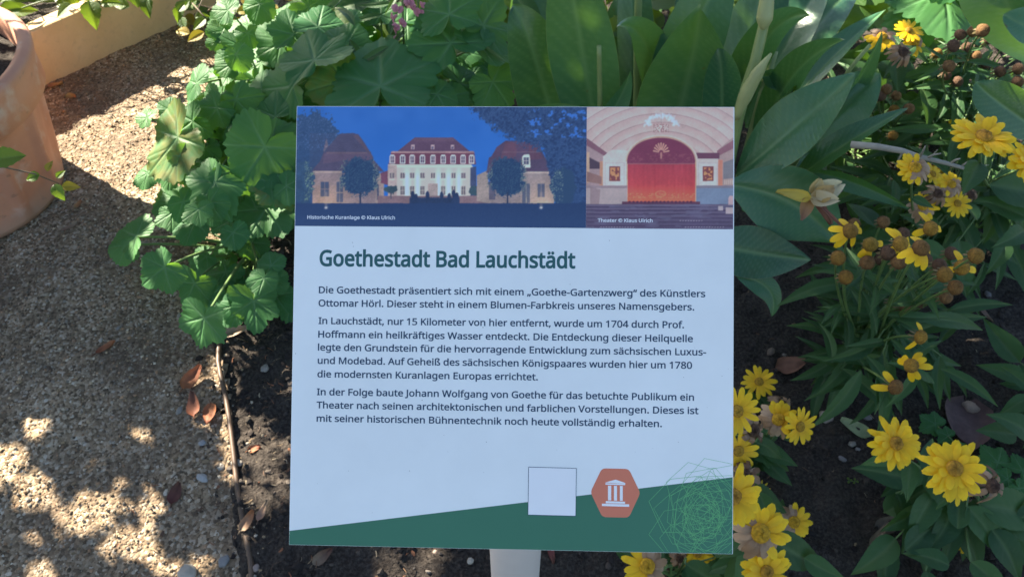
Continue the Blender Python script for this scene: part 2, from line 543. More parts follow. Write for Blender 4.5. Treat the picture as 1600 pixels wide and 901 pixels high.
obj('planter_soil', mesh('planter_soil', [Vector((p.x, p.y, HW - 0.05)) for p in (A2 + backw * 0.05 + dirw * 0.05, B2 + backw * 0.05, B2 + backw * 1.6, A2 + backw * 1.6 + dirw * 0.05)], [(0, 1, 2, 3)], M_SOIL), wall)

# ------------------------------------------------------------------ terracotta pot
mt, nt, bs, out = new_mat('terracotta')
n1 = noise_tex(nt, 7, 6); n2 = noise_tex(nt, 90, 4)
c = ramp(nt, n1, [(0.3, (0.47, 0.20, 0.115)), (0.6, (0.56, 0.26, 0.155)), (0.85, (0.62, 0.34, 0.22))])
c = mixc(nt, ramp(nt, noise_tex(nt, 16, 5), [(0.55, (0, 0, 0)), (0.72, (0.55, 0.55, 0.55))]), c, (0.60, 0.50, 0.42))
c = mixc(nt, ramp(nt, noise_tex(nt, 27, 6), [(0.62, (0, 0, 0)), (0.72, (0.7, 0.7, 0.7))]), c, (0.20, 0.12, 0.08))
sep = nt.nodes.new('ShaderNodeSeparateXYZ'); tcz = nt.nodes.new('ShaderNodeTexCoord'); nt.links.new(tcz.outputs['Object'], sep.inputs[0])
zz = mathn(nt, 'ADD', sep.outputs['Z'], mathn(nt, 'MULTIPLY', noise_tex(nt, 11, 4), 0.10))
c = mixc(nt, ramp(nt, zz, [(0.055, (0.65, 0.65, 0.65)), (0.12, (0, 0, 0))]), c, (0.30, 0.22, 0.16))
nt.links.new(c, bs.inputs['Base Color']); bs.inputs['Roughness'].default_value = 0.7
nt.links.new(bump(nt, n2, 0.3, 0.002), bs.inputs['Normal'])
M_TERRA = mt
POT = Vector((-1.362, 1.45, 0)); PR0 = 0.205; PR1 = 0.28; PH = 0.375
prof = [(PR0 - 0.02, 0.0), (PR0, 0.004), (PR0 + 0.004, 0.02)]
for i in range(1, 13):
    t = i / 12
    prof.append((PR0 + (PR1 - 0.025 - PR0) * t ** 0.92 + 0.004, 0.02 + (PH - 0.13) * t))
prof += [(PR1 - 0.022, PH - 0.112), (PR1 - 0.004, PH - 0.104), (PR1 - 0.002, PH - 0.05), (PR1 + 0.004, PH - 0.03), (PR1 + 0.008, PH - 0.012), (PR1 + 0.004, PH - 0.002), (PR1 - 0.008, PH), (PR1 - 0.022, PH - 0.004), (PR1 - 0.03, PH - 0.03), (PR1 - 0.045, PH - 0.12)]
V = []; Fc = []; K = 288
for (r, z) in prof:
    for k in range(K):
        a = 2 * math.pi * k / K
        fl = 0.0
        if 0.03 < z < PH - 0.125 and r > PR0:
            w = (k % 24) / 24.0
            fl = -0.011 * min(1, max(0, (0.5 - abs(w - .5)) * 7 - .35)) - .006 * max(0, math.sin(math.pi * w)) * min(1, (z - 0.03) / 0.05) * min(1, (PH - 0.125 - z) / 0.05 + 0.15)
        V.append((math.cos(a) * (r + fl) + POT.x, math.sin(a) * (r + fl) + POT.y, z))
for i in range(len(prof) - 1):
    for k in range(K):
        k2 = (k + 1) % K
        Fc.append((i * K + k, i * K + k2, (i + 1) * K + k2, (i + 1) * K + k))
pot = empty('terracotta_pot', POT, 'large fluted terracotta pot standing on the path', 'plant pot')
obj('pot_body', mesh('pot_body', V, Fc, M_TERRA), pot)
V = []; Fc = []
for ir in range(9):
    for k in range(48):
        r = (PR1 - 0.034) * ir / 8; a = 2 * math.pi * k / 48
        V.append((POT.x + r * math.cos(a), POT.y + r * math.sin(a), PH - 0.05 + rng.uniform(-0.008, 0.008)))
for ir in range(8):
    for k in range(48):
        Fc.append((ir * 48 + k, ir * 48 + (k + 1) % 48, ir * 48 + 48 + (k + 1) % 48, ir * 48 + 48 + k))
obj('potting_soil', mesh('potting_soil', V, Fc, M_SOIL), pot)
# ------------------------------------------------------------------ the sign
SO = Vector((-0.00058075, 0.33759066, 0.90489604))
SM = Matrix(((0.99939801, 0.01080977, -0.03296602), (-0.02900118, 0.78181291, -0.62283826), (0.01904052, 0.62341937, 0.78165577)))
SX = SM.col[0].copy(); SY = SM.col[1].copy(); SN = SM.col[2].copy()
W2, H2 = 0.16, 0.16033
def suv(px, py):
    d = ray(px, py)
    t = (SO - CAM).dot(SN) / d.dot(SN)
    q = CAM + d * t - SO
    return q.dot(SX), q.dot(SY)
def sp(u, v, n): return SO + SX * u + SY * v + SN * n
def sign_mesh(name, UV, Fc, mat, n, **kw):
    return mesh(name, [sp(u, v, n) for u, v in UV], Fc, mat, smooth=False, **kw)

SW = (158, 184, 215)                               # how the white panel reads in the shade
def ink(r, g, b):
    return tuple(min(0.85, 0.80 * lin(x) / lin(w)) for x, w in zip((r, g, b), SW))

def print_mat(name, color=None, rough=0.42, dirt=True):
    m, nt, bs, out = new_mat(name)
    if color is None:
        a = N(nt, 'ShaderNodeAttribute', attribute_name='col'); c = a.outputs['Color']
    else:
        r = nt.nodes.new('ShaderNodeRGB'); r.outputs[0].default_value = (*color, 1); c = r.outputs[0]
    if dirt:
        n1 = noise_tex(nt, 9, 5); n2 = noise_tex(nt, 55, 4)
        k = mathn(nt, 'ADD', mathn(nt, 'MULTIPLY', n1, 0.15), mathn(nt, 'MULTIPLY', n2, 0.06))
        k = mathn(nt, 'ADD', k, 0.895)
        c = mixc(nt, 1.0, c, nt_gray(nt, k), 'MULTIPLY')
        sp_ = noise_tex(nt, 140, 2)
        c = mixc(nt, ramp(nt, sp_, [(0.78, (0, 0, 0)), (0.83, (0.4, 0.4, 0.4))]), c, (0.35, 0.33, 0.30))
    nt.links.new(c, bs.inputs['Base Color'])
    bs.inputs['Roughness'].default_value = rough
    bs.inputs['Specular IOR Level'].default_value = 0.35
    return m

POST_Y = SO.y + 0.012
sign = empty('information_sign', (0.004, POST_Y, 0), 'white square information board with two photos on a grey post', 'sign')
V = [sp(a * W2, b * H2, n) for n in (-0.004, 0.0) for a, b in ((-1, -1), (1, -1), (1, 1), (-1, 1))]
obj('panel', bevel_mesh('panel', V, [(0, 1, 2, 3), (4, 5, 6, 7), (0, 1, 5, 4), (1, 2, 6, 5), (2, 3, 7, 6), (3, 0, 4, 7)], print_mat('panel_white', (0.82, 0.84, 0.815)), 0.0005, 2), sign)
# post, with its slanted head behind the panel
V = []; Fc = []
PRAD = 0.0305
ztop = SO.z - 0.035
K = 40
for i, z in enumerate(list(np.linspace(-0.05, ztop, 12))):
    for k in range(K):
        a = 2 * math.pi * k / K
        x = 0.004 + PRAD * math.cos(a); yy = POST_Y + PRAD * math.sin(a)
        zz = z
        if i == 11:
            zz = SO.z - 0.012 - ((x - SO.x) * SN.x + (yy - SO.y) * SN.y) / SN.z
        V.append((x, yy, zz))
for i in range(11):
    for k in range(K):
        Fc.append((i * K + k, i * K + (k + 1) % K, i * K + K + (k + 1) % K, i * K + K + k))
Fc.append(tuple(11 * K + k for k in range(K)))
pm = plain_mat('grey_coated_post', (0.60, 0.57, 0.54), 0.45, 20, 0.10, 0.0005)
obj('post', mesh('post', V, Fc, pm), sign)
V = [sp(a * 0.06, b * 0.06, n) for n in (-0.010, -0.0042) for a, b in ((-1, -1), (1, -1), (1, 1), (-1, 1))]
obj('mounting_plate', bevel_mesh('mounting_plate', V, [(0, 1, 2, 3), (4, 5, 6, 7), (0, 1, 5, 4), (1, 2, 6, 5), (2, 3, 7, 6), (3, 0, 4, 7)], pm, 0.001, 1), sign)

# --- lettering
GLYPHS = {
 ',': (215, '154,84 136,23 111,-42 85,-103 33,-103 49,-38 63,31 73,93 148,93'),
 '-': (258, '32,184 32,246 226,246 226,184'),
 '.': (215, '58,43 61,69 72,85 88,94 107,97 126,94 142,85 153,69 157,43 153,18 142,2 126,-8 107,-11 88,-8 72,2 61,18'),
 '0': (459, '419,287 409,163 395,112 376,70 349,37 316,12 276,-3 229,-8 170,1 122,27 86,70 60,129 44,201 39,287 44,373 58,446 83,504 119,547 167,573 229,581 287,573 335,547 372,504 399,446 414,373/110,287 113,215 121,156 137,111 159,78 190,59 229,52 268,59 298,78 320,110 336,156 345,215 348,287 345,359 336,417 320,463 298,495 268,515 229,521 190,515 159,495 137,463 121,417 113,359'),
 '1': (459, '285,0 216,0 216,400 216,439 217,470 219,499 196,477 169,455 108,405 71,452 226,573 285,573'),
 '4': (459, '443,130 359,130 359,0 291,0 291,130 17,130 17,190 286,576 359,576 359,193 443,193/291,374 291,412 293,444 294,474 295,500 292,500 276,468 257,438 86,193 291,193'),
 '5': (459, '221,351 275,346 322,331 361,307 389,274 407,232 413,183 407,128 387,81 356,43 314,15 261,-2 199,-8 116,0 51,23 51,90 121,62 200,52 239,55 274,65 302,82 323,106 336,137 341,176 332,225 306,262 262,284 197,292 146,288 99,280 64,302 86,573 373,573 373,508 146,508 132,342 169,348'),
 '7': (459, '109,0 344,508 35,508 35,573 419,573 419,518 187,0'),
 '8': (459, '229,581 276,577 318,565 352,546 378,519 395,485 400,443 396,411 385,383 346,338 291,303 355,265 381,242 401,216 414,185 419,148 413,104 395,65 367,34 330,11 284,-3 231,-8 174,-3 126,10 89,33 61,63 45,101 39,146 43,183 56,214 75,241 99,264 158,299 107,336 71,383 61,411 58,444 63,485 80,518 107,545 141,565 182,577/108,145 116,107 138,76 176,55 229,48 281,55 319,76 342,108 350,148 346,174 335,197 293,235 229,265 217,270 157,237 121,197 111,173/228,524 188,518 155,502 134,476 127,441 130,414 141,391 179,357 232,330 282,357 317,392 327,414 330,441 323,476 302,502 270,518'),
 'A': (513, '437,0 368,177 141,177 73,0 0,0 224,575 289,575 512,0/282,415 274,438 263,473 255,500 247,468 238,438 230,415 165,241 346,241'),
 'B': (521, '241,573 336,565 404,541 428,522 445,497 455,467 459,431 456,399 446,371 431,347 409,328 382,313 350,304 350,300 415,279 441,261 461,236 474,203 478,163 472,115 454,74 425,42 385,19 337,5 279,0 78,0 78,573/256,329 318,335 357,352 377,382 384,423 376,463 351,490 308,506 245,511 150,511 150,329/150,269 150,61 265,61 330,68 371,91 394,125 401,168 398,197 388,221 370,241 344,256 307,266 260,269'),
 'D': (586, '536,292 528,203 501,131 457,74 399,33 325,8 237,0 78,0 78,573 254,573 335,565 404,540 460,501 502,446 528,377/460,289 454,359 435,415 404,457 361,487 308,505 244,511 150,511 150,62 228,62 282,65 329,76 369,94 402,119 428,151 446,190 457,236'),
 'E': (446, '398,0 78,0 78,573 398,573 398,509 150,509 150,330 383,330 383,268 150,268 150,63 398,63'),
 'F': (416, '150,0 78,0 78,573 398,573 398,509 150,509 150,306 383,306 383,243 150,243'),
 'G': (584, '326,302 524,302 524,22 431,-1 323,-8 241,1 173,28 120,71 81,130 57,202 49,286 58,370 84,442 127,500 186,544 259,571 346,581 437,572 516,547 489,484 421,508 342,517 278,510 225,489 181,455 150,409 131,353 124,286 130,222 146,166 175,119 216,84 270,62 340,55 404,59 452,68 452,238 326,238'),
 'H': (594, '516,0 443,0 443,267 150,267 150,0 78,0 78,573 150,573 150,330 443,330 443,573 516,573'),
 'I': (272, '239,0 32,0 32,42 99,57 99,515 32,531 32,573 239,573 239,531 172,515 172,57 239,42'),
 'J': (219, '-3,-152 -37,-150 -63,-142 -63,-81 -35,-87 -5,-89 33,-81 50,-70 63,-53 71,-29 74,3 74,573 146,573 146,9 141,-42 128,-82 105,-113 75,-135 39,-148'),
 'K': (497, '496,0 411,0 209,273 150,222 150,0 78,0 78,573 150,573 150,290 199,345 249,399 403,573 488,573 261,323'),
 'L': (420, '78,0 78,573 150,573 150,64 400,64 400,0'),
 'M': (728, '330,0 142,502 139,502 142,461 144,407 144,347 144,0 78,0 78,573 184,573 361,103 364,103 544,573 650,573 650,0 578,0 578,352 579,408 581,460 584,501 581,501 390,0'),
 'N': (610, '532,0 447,0 141,476 138,476 141,432 143,378 144,320 144,0 78,0 78,573 161,573 467,99 470,99 468,137 466,193 464,249 464,573 532,573'),
 'O': (626, '577,287 573,224 561,166 540,116 510,73 473,38 428,13 375,-3 314,-8 251,-3 196,13 151,39 114,73 85,116 65,167 53,224 49,288 56,370 78,442 114,500 166,545 232,572 314,581 393,572 459,545 510,501 547,442 570,370/125,287 130,220 145,163 171,117 207,83 255,62 314,55 373,62 420,83 456,117 481,163 496,220 501,287 498,338 490,384 476,423 456,457 431,484 398,503 360,514 314,518 255,511 207,490 171,457 145,411 130,354'),
 'P': (485, '229,573 282,570 326,562 363,548 393,528 415,504 431,475 441,442 444,404 433,336 417,306 395,278 364,255 324,238 275,227 216,223 150,223 150,0 78,0 78,573/223,511 150,511 150,285 208,285 258,288 298,296 330,311 352,334 365,363 370,401 361,449 334,484 289,504'),
 'T': (446, '259,0 187,0 187,509 8,509 8,573 437,573 437,509 259,509'),
 'U': (586, '513,202 507,146 489,95 459,52 416,20 360,-1 290,-8 240,-4 196,7 159,25 128,50 104,82 86,118 76,158 72,204 72,573 144,573 144,201 154,139 182,93 203,76 228,64 259,57 294,55 342,59 379,73 407,96 427,126 438,161 442,202 442,573 513,573'),
 'V': (481, '481,573 277,0 204,0 0,573 75,573 204,205 220,160 231,119 241,80 250,119 262,161 277,207 405,573'),
 'W': (746, '735,573 583,0 510,0 399,375 389,410 380,443 373,471 370,488 367,471 361,443 352,409 342,373 234,0 161,0 10,573 85,573 174,223 183,186 190,151 196,118 201,87 206,119 213,154 222,191 232,227 333,573 407,573 512,225 523,187 532,151 538,117 544,87 550,129 560,175 572,224 660,573'),
 'a': (450, '231,437 299,428 347,403 364,383 376,358 383,328 385,293 385,0 334,0 320,61 317,61 279,22 234,-1 172,-8 136,-5 103,6 75,23 55,48 41,80 37,119 40,150 50,176 65,199 87,219 152,245 243,257 316,259 316,285 310,330 293,359 265,375 227,380 163,370 106,347 84,400 151,426/252,208 184,200 141,182 118,155 110,119 115,87 132,66 157,53 188,49 238,56 279,79 306,117 315,172 315,210'),
 'b': (493, '139,461 138,410 135,373 139,373 161,398 189,419 226,432 272,437 310,434 344,423 374,406 401,381 422,350 437,312 446,267 449,215 444,147 427,91 400,48 365,17 322,-2 272,-8 226,-3 189,10 161,31 139,55 133,55 119,0 68,0 68,609 139,609/260,379 219,374 188,361 165,339 150,308 142,268 139,217 139,214 145,144 165,93 181,74 202,61 229,53 261,51 288,53 312,61 332,74 348,93 369,145 376,216 369,287 348,338 331,356 311,368 288,376'),
 'c': (385, '241,-8 187,-2 139,15 99,45 69,87 50,143 44,213 51,284 71,342 102,385 142,415 191,432 245,438 309,431 358,415 337,356 292,370 244,376 204,371 172,358 148,335 131,303 120,263 117,213 120,166 131,126 148,94 172,71 202,58 240,53 302,60 351,78 351,15 304,-2'),
 'd': (493, '221,-8 182,-5 148,6 118,23 92,48 71,79 56,117 47,162 44,214 47,266 56,311 71,350 93,381 119,406 149,424 183,434 221,438 280,429 323,407 354,374 359,374 356,405 354,438 354,609 425,609 425,0 368,0 358,58 354,58 323,24 279,1/232,51 263,53 290,60 311,71 328,88 348,135 355,200 355,213 349,284 329,336 313,355 291,369 264,377 231,379 204,376 181,368 162,354 146,334 124,281 117,213 124,144 146,93 162,74 181,61 205,53'),
 'e': (452, '234,438 286,432 329,414 364,385 390,346 406,299 411,244 411,201 117,201 127,137 154,90 197,62 254,52 327,60 392,82 392,20 327,-1 251,-8 194,-2 143,17 101,48 70,91 51,146 44,212 50,277 68,333 96,378 134,411 181,431/233,380 188,372 154,348 130,309 119,257 338,257 335,292 326,322 312,346 292,364 266,376'),
 'f': (276, '266,375 158,375 158,0 87,0 87,375 12,375 12,408 87,432 87,457 92,507 104,547 124,577 152,597 186,609 227,613 274,609 310,599 292,544 262,552 228,556 197,550 175,532 162,502 158,458 158,430 266,430'),
 'g': (493, '221,438 261,434 297,422 329,402 355,373 359,373 369,430 425,430 425,-7 420,-63 404,-109 378,-146 341,-172 293,-187 233,-192 147,-186 78,-165 78,-100 149,-125 237,-134 286,-126 324,-101 347,-63 355,-13 355,4 356,32 358,57 354,57 329,28 299,8 263,-4 221,-8 182,-4 147,7 117,25 91,51 70,83 56,121 47,164 44,214 47,263 56,306 70,344 91,377 117,404 147,423 181,434/230,379 197,374 169,359 147,336 130,303 120,262 117,213 124,143 146,92 163,73 182,60 205,52 232,50 288,58 309,69 326,85 349,131 356,197 356,214 353,267 343,309 326,340 302,362 270,374'),
 'h': (496, '139,431 138,399 135,370 140,370 174,407 221,429 273,437 321,433 360,421 391,400 413,370 426,330 431,280 431,0 361,0 361,275 355,321 338,353 308,372 265,379 222,374 189,360 166,338 150,308 142,269 139,222 139,0 68,0 68,609 139,609'),
 'i': (207, '139,430 139,0 68,0 68,430/104,591 133,580 142,566 145,546 142,526 133,512 104,501 88,504 75,512 66,526 63,546 66,566 75,580 88,588'),
 'k': (428, '138,291 137,257 135,221 138,221 152,240 172,264 189,285 326,430 409,430 235,246 421,0 336,0 187,200 138,158 138,0 68,0 68,609 138,609'),
 'l': (207, '139,0 68,0 68,609 139,609'),
 'm': (750, '540,438 603,429 649,401 676,352 685,280 685,0 615,0 615,277 610,321 594,353 567,372 528,379 474,369 438,342 418,298 411,237 411,0 342,0 342,277 332,333 320,353 303,367 281,376 253,379 215,374 185,360 164,338 150,308 141,269 139,223 139,0 68,0 68,430 125,430 136,371 140,371 173,409 217,431 266,438 312,433 349,420 378,398 398,366 402,366 427,398 461,420 499,433'),
 'n': (496, '275,438 343,429 391,401 409,379 421,352 428,319 431,280 431,0 361,0 361,275 355,321 338,353 308,372 265,379 232,376 204,368 182,356 166,338 146,289 139,223 139,0 68,0 68,430 125,430 136,371 140,371 175,409 222,431'),
 'o': (485, '442,216 438,165 428,121 411,82 388,51 359,25 324,7 285,-4 241,-8 200,-4 163,7 129,25 100,51 77,82 59,121 48,165 44,216 50,282 68,336 97,380 137,412 186,431 244,438 299,431 347,412 387,380 417,336 436,282/117,216 120,169 130,128 147,95 172,71 203,56 243,51 282,56 314,71 339,95 356,128 366,169 369,216 365,263 355,303 338,335 314,359 282,374 242,379 212,376 185,368 164,354 147,335 124,284'),
 'p': (493, '273,438 310,434 344,424 374,407 401,383 422,351 437,313 446,268 449,216 444,148 427,93 401,49 365,17 322,-2 272,-8 213,1 170,24 139,55 134,55 137,20 139,-16 139,-192 68,-192 68,430 126,430 136,371 139,371 170,405 213,429/260,379 221,374 190,362 167,342 152,313 142,275 139,229 139,216 142,167 150,126 165,93 188,70 220,55 261,51 297,56 326,72 348,98 364,131 373,171 376,217 369,283 348,334 331,354 311,367 288,376'),
 'q': (493, '354,-9 355,25 358,58 354,58 332,32 303,11 266,-3 219,-8 182,-5 148,6 119,23 93,48 71,79 56,117 47,162 44,214 50,282 67,338 93,381 129,413 172,432 221,438 267,433 304,419 333,397 355,371 358,371 369,430 425,430 425,-192 354,-192/233,51 272,55 304,67 327,87 342,116 352,153 355,199 355,213 348,285 328,337 312,356 290,369 263,377 231,379 204,376 181,368 161,354 145,334 124,281 117,213 124,145 146,93 162,75 182,61 205,53'),
 'r': (331, '269,438 295,437 319,433 310,368 287,372 264,374 217,363 176,334 149,289 139,229 139,0 68,0 68,430 126,430 134,351 137,351 170,395 214,426 240,435'),
 's': (384, '348,119 343,80 327,49 302,24 268,6 226,-4 176,-8 99,-1 42,19 42,83 104,60 178,49 224,53 256,66 274,86 280,112 271,141 239,167 174,196 103,228 76,245 57,266 45,292 41,324 44,350 52,372 66,392 85,408 137,430 202,438 275,430 339,409 315,353 258,372 197,380 159,377 131,366 114,350 108,328 119,298 154,274 219,246 289,215 314,197 333,176 344,150'),
 't': (290, '212,50 245,53 272,59 272,5 240,-4 200,-8 167,-5 138,4 112,20 91,44 78,79 74,125 74,375 13,375 13,409 75,437 103,528 144,528 144,430 269,430 269,375 144,375 144,127 149,93 163,69 185,54'),
 'u': (496, '427,430 427,0 370,0 359,57 356,57 321,20 273,-1 220,-8 173,-4 134,8 103,29 81,59 68,99 63,148 63,430 135,430 135,153 141,108 158,76 188,57 230,51 273,55 306,69 330,91 345,121 354,160 357,206 357,430'),
 'v': (408, '163,0 0,430 75,430 167,176 180,137 193,96 201,63 204,63 214,96 227,138 241,176 332,430 407,430 244,0'),
 'w': (630, '346,243 336,276 328,308 321,335 316,357 313,357 308,335 302,307 294,275 284,242 207,1 127,1 9,431 82,431 141,201 153,154 163,109 169,73 172,73 178,97 185,128 193,160 201,188 277,431 354,431 428,188 440,149 451,109 457,74 460,74 466,108 477,153 489,201 549,431 621,431 502,1 419,1'),
 'x': (424, '170,220 22,430 102,430 213,268 322,430 402,430 253,220 410,0 330,0 213,172 94,0 14,0'),
 'z': (377, '346,0 31,0 31,47 262,375 45,375 45,430 340,430 340,377 112,55 346,55'),
 '©': (667, '346,107 308,110 276,119 249,134 227,156 197,213 188,286 192,336 206,379 229,415 261,442 301,459 349,465 399,459 447,441 424,392 385,408 350,413 308,405 276,379 257,339 250,286 256,232 273,192 303,167 349,159 390,164 433,177 433,126 394,112/334,-8 272,-3 216,14 165,40 122,75 87,118 61,168 45,225 39,286 45,348 61,404 87,454 122,498 165,533 216,559 272,575 334,581 393,575 448,559 498,533 542,498 578,454 605,404 622,348 628,286 622,225 606,168 580,118 545,75 502,40 451,14 395,-3/334,34 383,39 430,53 472,75 509,105 540,142 563,185 577,233 582,286 578,337 564,384 542,427 512,464 476,495 433,518 386,533 334,538 281,533 233,520 191,497 154,467 125,430 103,387 89,339 84,286 89,236 103,188 125,146 154,108 191,77 233,54 281,39'),
 'ß': (506, '419,495 416,469 407,447 379,411 346,383 318,357 306,330 312,311 332,291 377,259 427,221 459,178 467,153 470,123 465,81 451,48 429,23 399,6 362,-5 321,-8 254,-1 204,19 204,83 237,67 276,54 318,49 356,54 382,67 396,89 401,118 394,152 371,181 326,214 273,253 246,288 238,326 241,349 249,369 276,400 309,426 336,454 345,471 347,491 340,520 319,540 286,551 245,555 193,547 171,537 154,521 142,499 139,468 139,0 68,0 68,468 74,517 91,554 119,581 155,599 197,610 245,613 294,610 336,600 371,584 397,561 413,531'),
 'ä': (450, '231,437 299,428 347,403 364,383 376,358 383,328 385,293 385,0 334,0 320,61 317,61 279,22 234,-1 172,-8 136,-5 103,6 75,23 55,48 41,80 37,119 40,150 50,176 65,199 87,219 152,245 243,257 316,259 316,285 310,330 293,359 265,375 227,380 163,370 106,347 84,400 151,426/252,208 184,200 141,182 118,155 110,119 115,87 132,66 157,53 188,49 238,56 279,79 306,117 315,172 315,210/113,546 116,564 124,576 151,585 177,576 186,564 188,546 186,529 177,516 151,506 124,516 116,529/264,546 267,564 275,576 301,585 327,576 336,564 338,546 336,529 327,516 301,506 275,516 267,529'),
 'ö': (485, '442,216 438,165 428,121 411,82 388,51 359,25 324,7 285,-4 241,-8 200,-4 163,7 129,25 100,51 77,82 59,121 48,165 44,216 50,282 68,336 97,380 137,412 186,431 244,438 299,431 347,412 387,380 417,336 436,282/117,216 120,169 130,128 147,95 172,71 203,56 243,51 282,56 314,71 339,95 356,128 366,169 369,216 365,263 355,303 338,335 314,359 282,374 242,379 212,376 185,368 164,354 147,335 124,284/131,546 134,564 142,576 168,585 195,576 203,564 206,546 203,529 195,516 168,506 142,516 134,529/281,546 284,564 292,576 318,585 345,576 353,564 356,546 353,529 345,516 318,506 292,516 284,529'),
 'ü': (496, '427,430 427,0 370,0 359,57 356,57 321,20 273,-1 220,-8 173,-4 134,8 103,29 81,59 68,99 63,148 63,430 135,430 135,153 141,108 158,76 188,57 230,51 273,55 306,69 330,91 345,121 354,160 357,206 357,430/136,546 138,564 147,576 173,585 200,576 208,564 211,546 208,529 200,516 173,506 147,516 138,529/286,546 289,564 297,576 323,585 350,576 358,564 361,546 358,529 350,516 323,506 297,516 289,529'),
 '“': (288, '278,573 263,507 249,438 238,376 162,376 156,385 175,445 200,511 226,573/130,573 115,507 100,438 90,376 14,376 10,385 28,445 53,511 79,573'),
 '„': (334, '294,84 275,23 251,-42 225,-103 172,-103 187,-38 202,31 213,93 288,93/145,84 127,23 102,-42 76,-103 25,-103 36,-55 47,-4 57,47 64,93 140,93'),
 ' ': (209, ''),
}

def glyph_splines(text, x0, y0, sx, sy, track=0.0):
    out = []; pen = 0.0
    for ch in text:
        adv, data = GLYPHS[ch]
        for loop in data.split('/'):
            if loop:
                out.append([((pen + float(a)) * sx + x0, float(b) * sy + y0) for a, b in (p.split(',') for p in loop.split(' '))])
        pen += adv + track
    return out
def text_width(text):
    w = sum(GLYPHS[c][0] for c in text)
    loops = [p for l in GLYPHS[text[-1]][1].split('/') for p in l.split(' ')]
    last = max(float(p.split(',')[0]) for p in loops)
    first = min(float(p.split(',')[0]) for l in GLYPHS[text[0]][1].split('/') for p in l.split(' '))
    return w - GLYPHS[text[-1]][0] + last, first
GM = {}
def glyph_mesh(ch, emb):
    """filled outline of one letter, emboldened by emb thousandths of the type size"""
    key = (ch, emb)
    if key not in GM:
        if not GLYPHS[ch][1]:
            GM[key] = ([], [])
        else:
            cu = bpy.data.curves.new('glyph', 'CURVE'); cu.dimensions = '2D'; cu.fill_mode = 'BOTH'
            loops = [[tuple(float(q) for q in p.split(',')) for p in L.split(' ')] for L in GLYPHS[ch][1].split('/')]
            for P in loops:
                i = 0
                while i < len(P) and len(P) > 4:
                    if math.hypot(P[i][0] - P[i - 1][0], P[i][1] - P[i - 1][1]) < 9: P.pop(i)
                    else: i += 1
            area = lambda P: sum(P[i - 1][0] * P[i][1] - P[i][0] * P[i - 1][1] for i in range(len(P))) / 2
            big = max((area(P) for P in loops), key=abs)
            sgn = 1 if big < 0 else -1
            rv = []; rf = []
            for P in loops:
                Q = []
                for i in range(len(P)):
                    a = Vector(P[i - 1]); b = Vector(P[i]); c = Vector(P[(i + 1) % len(P)])
                    d1 = (b - a).normalized(); d2 = (c - b).normalized()
                    n1 = Vector((-d1.y, d1.x)); n2 = Vector((-d2.y, d2.x))
                    m = (n1 + n2) / max(.35, 1 + n1.dot(n2))
                    if m.length > 1.5: m = m.normalized() * 1.5
                    Q.append(b + m * (emb * sgn))
                k = len(rv); n = len(P)
                rv += [tuple(p) for p in P] + [tuple(q) for q in Q]
                for i in range(n):
                    j = (i + 1) % n
                    f = (k + i, k + j, k + n + j, k + n + i)
                    rf.append(f if sgn < 0 else f)
                sp_ = cu.splines.new('POLY'); sp_.points.add(len(P) - 1)
                for p, q in zip(sp_.points, P): p.co = (q[0] / 1000, q[1] / 1000, 0, 1)
                sp_.use_cyclic_u = True
            tmp = bpy.data.objects.new('tmp', cu); COL.objects.link(tmp)
            me = bpy.data.meshes.new_from_object(tmp.evaluated_get(bpy.context.evaluated_depsgraph_get()))
            bpy.data.objects.remove(tmp); bpy.data.curves.remove(cu)
            fv = [(v.co.x * 1000, v.co.y * 1000) for v in me.vertices]
            GM[key] = (fv + rv, [tuple(p.vertices) for p in me.polygons] + [tuple(i + len(fv) for i in f) for f in rf])
            bpy.data.meshes.remove(me)
    return GM[key]
def letter_obj(name, lines, mat, n, embolden, cap_px=None):
    """lines: (text, left px, baseline left px y, right px x, cap height in px or None)"""
    VV = []; FF = []
    for text, x0, yb, x1, cap in lines:
        slope = 0.0105
        u0, v0 = suv(x0, yb); u1, v1 = suv(x1, yb + slope * (x1 - x0))
        w, first = text_width(text)
        sx = (u1 - u0) / (w - first)
        sy = (suv(x0, yb - cap)[1] - v0) / 714.0
        v0 = (v0 + v1) / 2
        pen = 0.0
        for ch in text:
            gv, gf = glyph_mesh(ch, embolden)
            k = len(VV)
            VV += [(u0 + (pen - first + a) * sx, v0 + b * sy, 0) for a, b in gv]
            FF += [tuple(i + k for i in f) for f in gf]
            pen += GLYPHS[ch][0]
    me = mesh(name, VV, FF, mat, smooth=False)
    M = Matrix((SX, SY, SN)).transposed().to_4x4()
    me.transform(Matrix.Translation(SO + SN * n) @ M)
    if len(me.polygons) and me.polygons[0].normal.dot(SN) < 0: me.flip_normals()
    return obj(name, me, sign)
inkblue = print_mat('body_ink', ink(28, 52, 84), 0.42, False)
inkgreen = print_mat('heading_ink', ink(30, 74, 88), 0.42, False)
inkwhite = print_mat('caption_ink', ink(196, 212, 236), 0.42, False)
letter_obj('heading_lettering', [('Goethestadt Bad Lauchst\u00e4dt', 500.0, 414.6, 898.0, 29.5)], inkgreen, 0.00008, 24)
